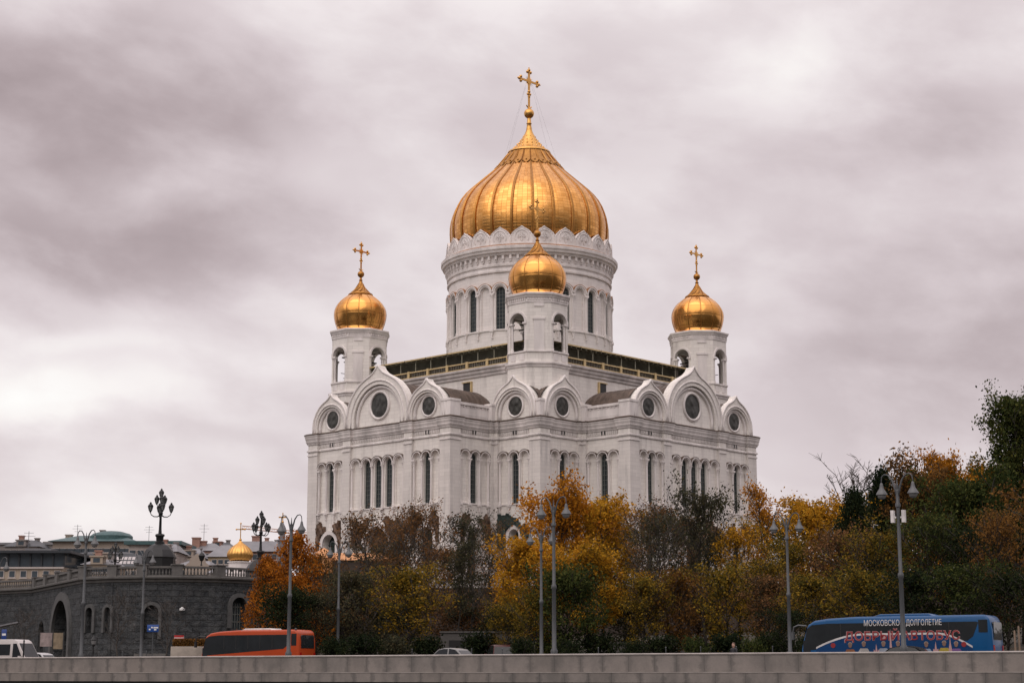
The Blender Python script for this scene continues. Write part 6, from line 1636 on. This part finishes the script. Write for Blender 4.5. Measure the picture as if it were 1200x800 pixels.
TREES = [  # kind, variant, px, Y, top row, width px, leaves, bark, category, label
 ('larch',0,346,158,628,82,'orange','tree','bright orange conical tree behind the left lamp post and the red coach'),
 ('larch',0,312,166,655,60,'orange','tree','smaller orange tree leaning out at the right end of the granite bridge wall'),
 ('low',2,333,150,688,66,'dark','bush','large dark green bush in front of the bright orange tree'),
 ('mid',0,372,170,648,60,'rust','tree','rust brown tree right of the bright orange tree, under the copper pavilion roof'),
 ('low',1,372,152,692,60,'greyg','bush','grey-green bush behind the rear of the red coach'),
 ('thin',1,428,172,598,84,'brown','tree','brown-leaved tree in front of the left corner of the cathedral'),
 ('thin',1,462,180,604,60,'brown','tree','thin brown tree between the two fuller brown trees left of centre'),
 ('thin',1,500,176,588,70,'brown','tree','tallest brown tree left of centre, before the white corner pier'),
 ('thin',0,480,184,598,60,'rust','tree','sparse reddish tree just left of the tallest brown tree'),
 ('thin',1,552,178,600,72,'greyg','tree','sparse twiggy grey tree between the brown trees and the big yellow tree'),
 ('narrow',0,542,170,635,40,'greyg','tree','narrow dark grey-green tree at the foot of the sparse grey tree'),
 ('thin',0,575,190,612,50,'brown','tree','bare-looking brown tree just left of the big yellow tree'),
 ('low',0,412,158,668,74,'greyg','tree','low grey-green tree just right of the second lamp post'),
 ('low',1,483,156,664,90,'olive','tree','broad low olive-yellow tree under the tallest brown tree'),
 ('low',1,592,156,705,50,'olive','bush','small olive-yellow tree left of the lamp pair, near the dark red car'),
 ('maple',0,622,160,632,88,'yellow','tree','big yellow maple behind the pair of lamp posts'),
 ('maple',1,655,172,566,86,'gold','tree','tall golden orange maple rising above the pair of lamp posts'),
 ('maple',0,705,176,585,84,'yellow','tree','tall yellow maple right of the lamp pair'),
 ('maple',1,690,160,640,80,'yellow','tree','lower yellow maple in front of the tall yellow one'),
 ('low',2,662,150,664,84,'green','tree','dark green tree directly behind the taller of the two lamp posts'),
 ('low',1,628,150,690,60,'olive','tree','olive tree low between the lamp pair and the dark red car'),
 ('thin',1,757,172,590,74,'brown','tree','twiggy brown tree right of the tall yellow maple'),
 ('mid',0,785,178,594,64,'greyg','tree','grey-green tree before the right corner pier of the cathedral'),
 ('thin',0,770,162,600,80,'greyg','tree','dark trunked sparse tree with a fork near its foot, right of centre'),
 ('mid',1,826,172,570,78,'greyg','tree','tall grey-green tree before the right facade windows'),
 ('thin',1,806,182,598,60,'brown','tree','thin brown tree left of the tall grey-green tree'),
 ('low',1,752,158,672,64,'olive','tree','low olive tree among the trunks right of the yellow maples'),
 ('low',0,795,160,668,72,'rust','tree','low orange-brown tree in front of the grey-green trees'),
 ('mid',0,866,172,618,66,'yellow','tree','yellow tree at the right edge of the cathedral'),
 ('narrow',0,893,178,570,46,'gold','tree','narrow half-bare orange tree just right of the cathedral'),
 ('low',0,850,154,664,74,'olive','tree','olive-yellow tree under the tall grey-green tree'),
 ('mid',1,888,158,655,86,'olive','tree','broad olive-brown tree left of the lamp post ahead of the blue coach'),
 ('low',1,905,150,672,74,'brown','tree','low brown tree beside the lamp post ahead of the blue coach'),
 ('maple',0,958,170,585,88,'yellow','tree','round yellow tree right of the lamp post ahead of the blue coach'),
 ('mid',1,930,164,630,70,'olive','tree','olive tree directly behind the lamp post ahead of the blue coach'),
 ('mid',0,985,150,622,90,'brown','tree','brown tree in front of the round yellow tree, above the coach front'),
 ('low',1,955,142,672,80,'olive','tree','olive bushy tree above the front of the blue coach'),
 ('larch',1,1008,158,577,60,'dark','tree','dark green conifer below the bare tree'),
 ('larch',1,1040,166,553,58,'dark','tree','tall dark evergreen left of the lamp post with white boxes'),
 ('bare',0,1012,182,540,96,None,'tree','bare leafless tree standing out against the sky on the right'),
 ('maple',1,1078,164,542,84,'rust','tree','tall rust-orange tree behind the lamp post with white boxes'),
 ('maple',0,1112,176,535,80,'gold','tree','highest orange tree on the right ridge of trees'),
 ('maple',1,1142,158,552,90,'green','tree','broad green tree below the tall dark tree at the right edge'),
 ('tall',0,1200,172,468,86,'green','tree','very tall dark green tree at the right edge'),
 ('mid',1,1030,142,620,92,'olive','tree','olive-brown tree in front of the dark conifers'),
 ('mid',0,1085,138,600,92,'green','tree','green-brown tree behind the middle of the blue coach'),
 ('mid',1,1135,136,610,96,'dark','tree','dark tree behind the rear of the blue coach'),
 ('mid',0,1182,130,600,80,'rust','tree','rust brown tree at the right edge above the wooden stakes'),
 ('low',0,1010,134,668,92,'olive','tree','low olive tree above the front half of the blue coach'),
 ('low',1,1068,130,665,90,'dark','tree','low dark tree above the middle of the blue coach'),
 ('low',0,1122,128,660,90,'green','tree','low green tree above the rear of the blue coach'),
 ('low',1,1175,126,668,84,'dark','bush','dark bush behind the wooden stakes at the right edge'),
 ('mid',1,1235,140,560,110,'rust','tree','brown tree mostly beyond the right edge of the photo'),
 ('shrub',0,812,139,748,26,'green','shrub','small rounded green shrub at the foot of the trunks right of centre'),
 ('shrub',0,742,139,752,26,'dark','shrub','small dark shrub beside the trunk of the lower yellow maple'),
 ('shrub',0,668,138,752,30,'dark','shrub','small dark shrub right of the foot of the taller lamp post'),
 ('shrub',0,610,139,748,28,'dark','shrub','small dark shrub just left of the lamp pair'),
 ('shrub',0,945,134,748,30,'dark','shrub','small dark shrub behind the mirror of the blue coach'),
 ('shrub',0,880,136,750,26,'green','shrub','small green shrub right of the pedestrian'),
 ('low',0,925,136,715,56,'dark','bush','dark thicket just ahead of the blue coach'),
 ('mid',1,735,188,612,70,'olive','tree','olive tree seen between the tall yellow maple and the twiggy brown tree'),
 ('mid',1,600,192,650,70,'rust','tree','rusty tree behind the big yellow maple, by the terrace balustrade'),
 ('mid',1,915,196,600,90,'olive','tree','olive tree far back between the narrow orange tree and the round yellow tree'),
 ('mid',0,985,200,596,90,'greyg','tree','grey-green tree far back behind the conifers'),
 ('maple',0,1060,192,575,100,'greyg','tree','grey-green tree far back behind the lamp post with white boxes'),
 ('mid',1,1125,194,572,110,'dark','tree','dark tree far back below the orange ridge'),
 ('maple',1,1172,190,560,100,'olive','tree','olive tree far back left of the very tall dark green tree'),
 ('mid',0,840,198,625,80,'greyg','tree','grey-green tree far back below the right facade'),
 ('mid',1,455,198,632,90,'greyg','tree','grey-green tree far back before the copper roofed pavilion'),
 ('bare',0,140,172,690,40,None,'tree','small bare tree in front of the bridge wall between the two left lamp posts'),
 ('bare',0,196,168,700,44,None,'tree','small bare tree before the bridge wall beside the red striped sign'),
 ('bare',0,30,170,712,40,None,'tree','small bare tree before the bridge wall above the white minibus'),
('maple',0,1168,180,542,84,'olive','tree','olive tree filling the gap just left of the very tall dark green tree'),
 ('mid',0,1290,150,570,110,'olive','tree','autumn tree beyond the right edge of the photo'),
 ('maple',0,1345,165,560,120,'gold','tree','autumn tree beyond the right edge of the photo'),
 ('mid',1,1400,150,575,110,'rust','tree','autumn tree beyond the right edge of the photo'),
 ('low',2,1330,140,680,110,'green','tree','autumn tree beyond the right edge of the photo'),
 ('shrub',0,395,146,748,34,'dark','shrub','small dark shrub at the foot of the lamp post right of the red coach'),
 ('shrub',0,425,148,745,40,'dark','shrub','small dark shrub below the grey-green tree right of the second lamp post'),
 ('shrub',0,462,150,746,36,'greyg','shrub','small grey shrub left of the foot of the broad olive-yellow tree'),
 ('shrub',0,500,154,747,36,'dark','shrub','small dark shrub behind the left end of the pale grey car'),
 ('shrub',0,560,156,742,40,'dark','shrub','small dark shrub left of the dark red car'),
 ('shrub',0,645,152,740,40,'dark','shrub','dark shrub between the two lamp posts of the pair'),
 ('shrub',0,700,150,742,40,'dark','shrub','dark shrub at the foot of the lower yellow maple'),
 ('shrub',0,775,152,746,40,'dark','shrub','dark shrub between the forked trunk and the low rusty tree'),
 ('shrub',0,850,148,744,40,'dark','shrub','dark shrub just left of the pedestrian'),
 ('shrub',0,905,146,742,40,'dark','shrub','dark shrub left of the lamp post ahead of the blue coach'),
 ('low',2,590,172,712,56,'dark','bush','dark bush behind the dark red car'),
 ('low',2,462,176,705,70,'greyg','bush','grey-green bush far back under the brown trees left of centre'),
 ('low',2,735,178,705,70,'greyg','bush','grey-green bush far back under the tall yellow maple'),
 ('low',2,815,176,702,80,'brown','bush','brown bush far back under the tall grey-green tree'),
 ('low',2,545,180,706,70,'brown','bush','brown bush far back left of the terrace balustrade gap'),
 ('mid',0,525,200,640,80,'brown','tree','brown tree far back at the terrace wall'),
]
used = {}
for kind, var, px, Y, top, wpx, lv, cat, lab in TREES:
    trk, crn, H0, R0 = TK[kind][var % len(TK[kind])]
    X = xat(px, Y, 6); zg = gz(X, Y) - .05 if inland(X, Y) > 34 else .0
    H = zat(top, Y) - zg; wm = wpx/FPX*(Y*CP+8*SP)
    root = empty({'larch':'conifer_tree','bush':'bush','shrub':'shrub'}.get(cat if cat != 'tree' else kind, {'bare':'bare_tree'}.get(kind,'autumn_tree') if cat == 'tree' else cat), (X, Y, zg), R.uniform(0, 6.28))
    sx = wm/2/R0*1.0; root.scale = (sx, sx, H/H0)
    tag(root, lab, cat, {'tree':'trees in front of the cathedral','bush':'bushes under the trees','shrub':'small shrubs along the far kerb'}[cat])
    key = (kind, var % len(TK[kind]), lv)
    if key not in used:
        t_ = trk.copy() if any(k[:2] == key[:2] for k in used) else trk
        t_.materials.clear(); t_.materials.append(M['bark'] if kind not in ('bare','thin') else M['bark_grey'])
        c_ = None
        if crn:
            c_ = crn.copy() if any(k[:2] == key[:2] for k in used) else crn
            c_.materials.clear(); c_.materials.append(LM[lv])
        used[key] = (t_, c_)
    t_, c_ = used[key]
    o = bpy.data.objects.new('trunk', t_); col.objects.link(o); o.parent = root
    if c_: o = bpy.data.objects.new('crown', c_); col.objects.link(o); o.parent = root
# clipped hedge inside the planter
rr = np.random.default_rng(5); n = 2600; V = []
pos = np.stack([rr.uniform(-1.35,1.35,n), rr.uniform(-.42,.42,n), rr.uniform(.0,.62,n)],1); pos[:,2] += zat(757,149)-.05
a = rr.normal(0,1,(n,3)); a /= np.linalg.norm(a,axis=1)[:,None]; b = np.cross(a, rr.normal(0,1,(n,3))); b /= np.linalg.norm(b,axis=1)[:,None]
q = MB()
for p, u, v_ in zip(pos, a, b): q.face(tuple(p-u*.09), tuple(p+v_*.05), tuple(p+u*.09), tuple(p-v_*.05))
q.build('hedge', LM['rust'], hd)
# ================================================================== CAMERA, SKY, SUN
cam = bpy.data.cameras.new('camera'); co = bpy.data.objects.new('camera', cam); col.objects.link(co)
cam.sensor_width = 36; cam.lens = FPX/1200*36; cam.clip_start = .5; cam.clip_end = 9000
co.location = (0,0,0); co.rotation_euler = (pi/2 + PITCH, 0, 0); sc.camera = co
SUN_EL, SUN_AZ = radians(50), radians(205)          # azimuth clockwise from +Y: behind the camera, a little to the left
sl = bpy.data.lights.new('sun', 'SUN'); so = bpy.data.objects.new('sun', sl); col.objects.link(so)
sl.energy = 1.25; sl.angle = radians(75); sl.color = (1.0,.92,.84)
from mathutils import Vector
sd = Vector((sin(SUN_AZ)*cos(SUN_EL), cos(SUN_AZ)*cos(SUN_EL), sin(SUN_EL)))
so.rotation_euler = sd.to_track_quat('Z','Y').to_euler()
w = bpy.data.worlds.new('World'); sc.world = w; w.use_nodes = True
t = NT(w.node_tree); w.node_tree.nodes.clear()
out = t.n('ShaderNodeOutputWorld'); bg = t.n('ShaderNodeBackground'); t.link(bg.outputs[0], out.inputs[0])
bg.inputs[1].default_value = .1
sky = t.n('ShaderNodeTexSky', sky_type='NISHITA'); sky.sun_disc = False
sky.sun_elevation = SUN_EL; sky.sun_rotation = SUN_AZ
tc = t.n('ShaderNodeTexCoord').outputs['Generated']
x, y, z = t.xyz(tc)
# direction -> azimuth / elevation in degrees
DEG = 180/pi
az = t.math('MULTIPLY', t.math('ARCTAN2', x, y), DEG)
el = t.math('MULTIPLY', t.math('ARCSINE', z, clamp=False), DEG)
# cloud-layer coordinates (flat deck overhead, so clouds flatten towards the horizon)
den = t.math('ADD', t.math('MAXIMUM', z, 0.0), .42)
cu = t.math('DIVIDE', x, den); cv = t.math('DIVIDE', y, den)
deck = t.comb(cu, cv, 0.0)
wn = t.n('ShaderNodeTexNoise'); t.link(deck, wn.inputs['Vector']); wn.inputs['Scale'].default_value = 3.5; wn.inputs['Detail'].default_value = 7
wx, wy, wz = t.xyz(wn.outputs['Color'])
waz = t.math('ADD', az, t.math('MULTIPLY', t.math('SUBTRACT', wx, .5), 11.0))
wel = t.math('ADD', el, t.math('MULTIPLY', t.math('SUBTRACT', wy, .5), 7.0))
def blob(px, py, sx, sy, amp):
    a0 = math.degrees(atan((px-600)/FPX/ (CP - 0*SP))); e0 = math.degrees(PITCH + atan((400-py)/FPX))
    sa, se = math.degrees(sx/FPX), math.degrees(sy/FPX)
    a = t.math('DIVIDE', t.math('SUBTRACT', waz, a0), sa); b = t.math('DIVIDE', t.math('SUBTRACT', wel, e0), se)
    r = t.math('ADD', t.math('MULTIPLY', a, a), t.math('MULTIPLY', b, b))
    return t.math('MULTIPLY', t.math('EXPONENT', t.math('MULTIPLY', r, -1.0)), amp)
n1 = t.noise(t.mapv(deck,(1,1.35,1)), 2.2, 9, .6, .5); n2 = t.noise(t.mapv(deck, (1,1.3,1), (5,3,0)), 6.5, 8, .6, .3)
pv_ = t.comb(t.math('MULTIPLY', az, 1/12.0), t.math('ADD', t.math('MULTIPLY', el, 1/6.5), t.math('MULTIPLY', az, .018)), 0.0)
n3 = t.noise(pv_, .85, 8, .48, .3)
n4 = t.noise(t.mapv(pv_, (1,1,1), (7.3,2.1,0)), 1.9, 9, .54, .15)
puff = t.ramp(n4, [(.40, 0), (.50, .45), (.60, 1)])
v = t.math('ADD', t.math('MULTIPLY', t.math('SUBTRACT', n3, .5), .72), t.math('MULTIPLY', t.math('SUBTRACT', puff, .5), .145))
v = t.math('ADD', v, t.math('MULTIPLY', t.math('SUBTRACT', n1, .5), .08))
for bargs in BLOBS: v = t.math('ADD', v, blob(*bargs))
v = t.math('ADD', v, .535, clamp=True)
cloud = t.ramp(v, [(0.0,(.31,.245,.25)), (.22,(.46,.38,.39)), (.45,(.66,.575,.59)), (.68,(.83,.76,.765)), (.86,(.94,.895,.875)), (1.0,(.99,.975,.95))])
# thicker, brighter cloud deck overhead and round the veiled sun
zen = t.math('ADD', 1.0, t.math('MULTIPLY', t.math('MAXIMUM', t.math('SUBTRACT', z, .35), 0.0), ZEN))
dsun = t.n('ShaderNodeVectorMath', operation='DOT_PRODUCT'); t.link(tc, dsun.inputs[0]); dsun.inputs[1].default_value = sd
glow = t.math('MULTIPLY', t.math('POWER', t.math('MAXIMUM', dsun.outputs['Value'], 0.0), 3.0), GLOW)
behind = t.math('MULTIPLY', t.ramp(t.math('ADD', t.math('MULTIPLY', y, .5), .5), [(.3, 1), (.52, 0)]), t.ramp(z, [(.10, 1), (.5, 0)]))     # added darkening of the low sky behind the viewer, dims gold and glass reflections
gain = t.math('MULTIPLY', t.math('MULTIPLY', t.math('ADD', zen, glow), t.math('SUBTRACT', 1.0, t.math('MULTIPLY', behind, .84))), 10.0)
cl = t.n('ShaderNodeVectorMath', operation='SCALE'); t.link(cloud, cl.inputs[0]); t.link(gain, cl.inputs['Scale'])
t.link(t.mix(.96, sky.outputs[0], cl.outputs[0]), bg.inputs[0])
vs_ = sc.view_settings
sc.display_settings.display_device = 'sRGB'
vs_.view_transform = 'Standard'; vs_.look = 'None'; vs_.exposure = EXPO; vs_.gamma = 1; vs_.use_curve_mapping = False
sc.cycles.max_bounces = 6; sc.cycles.transparent_max_bounces = 6
sc.cycles.use_denoising = True
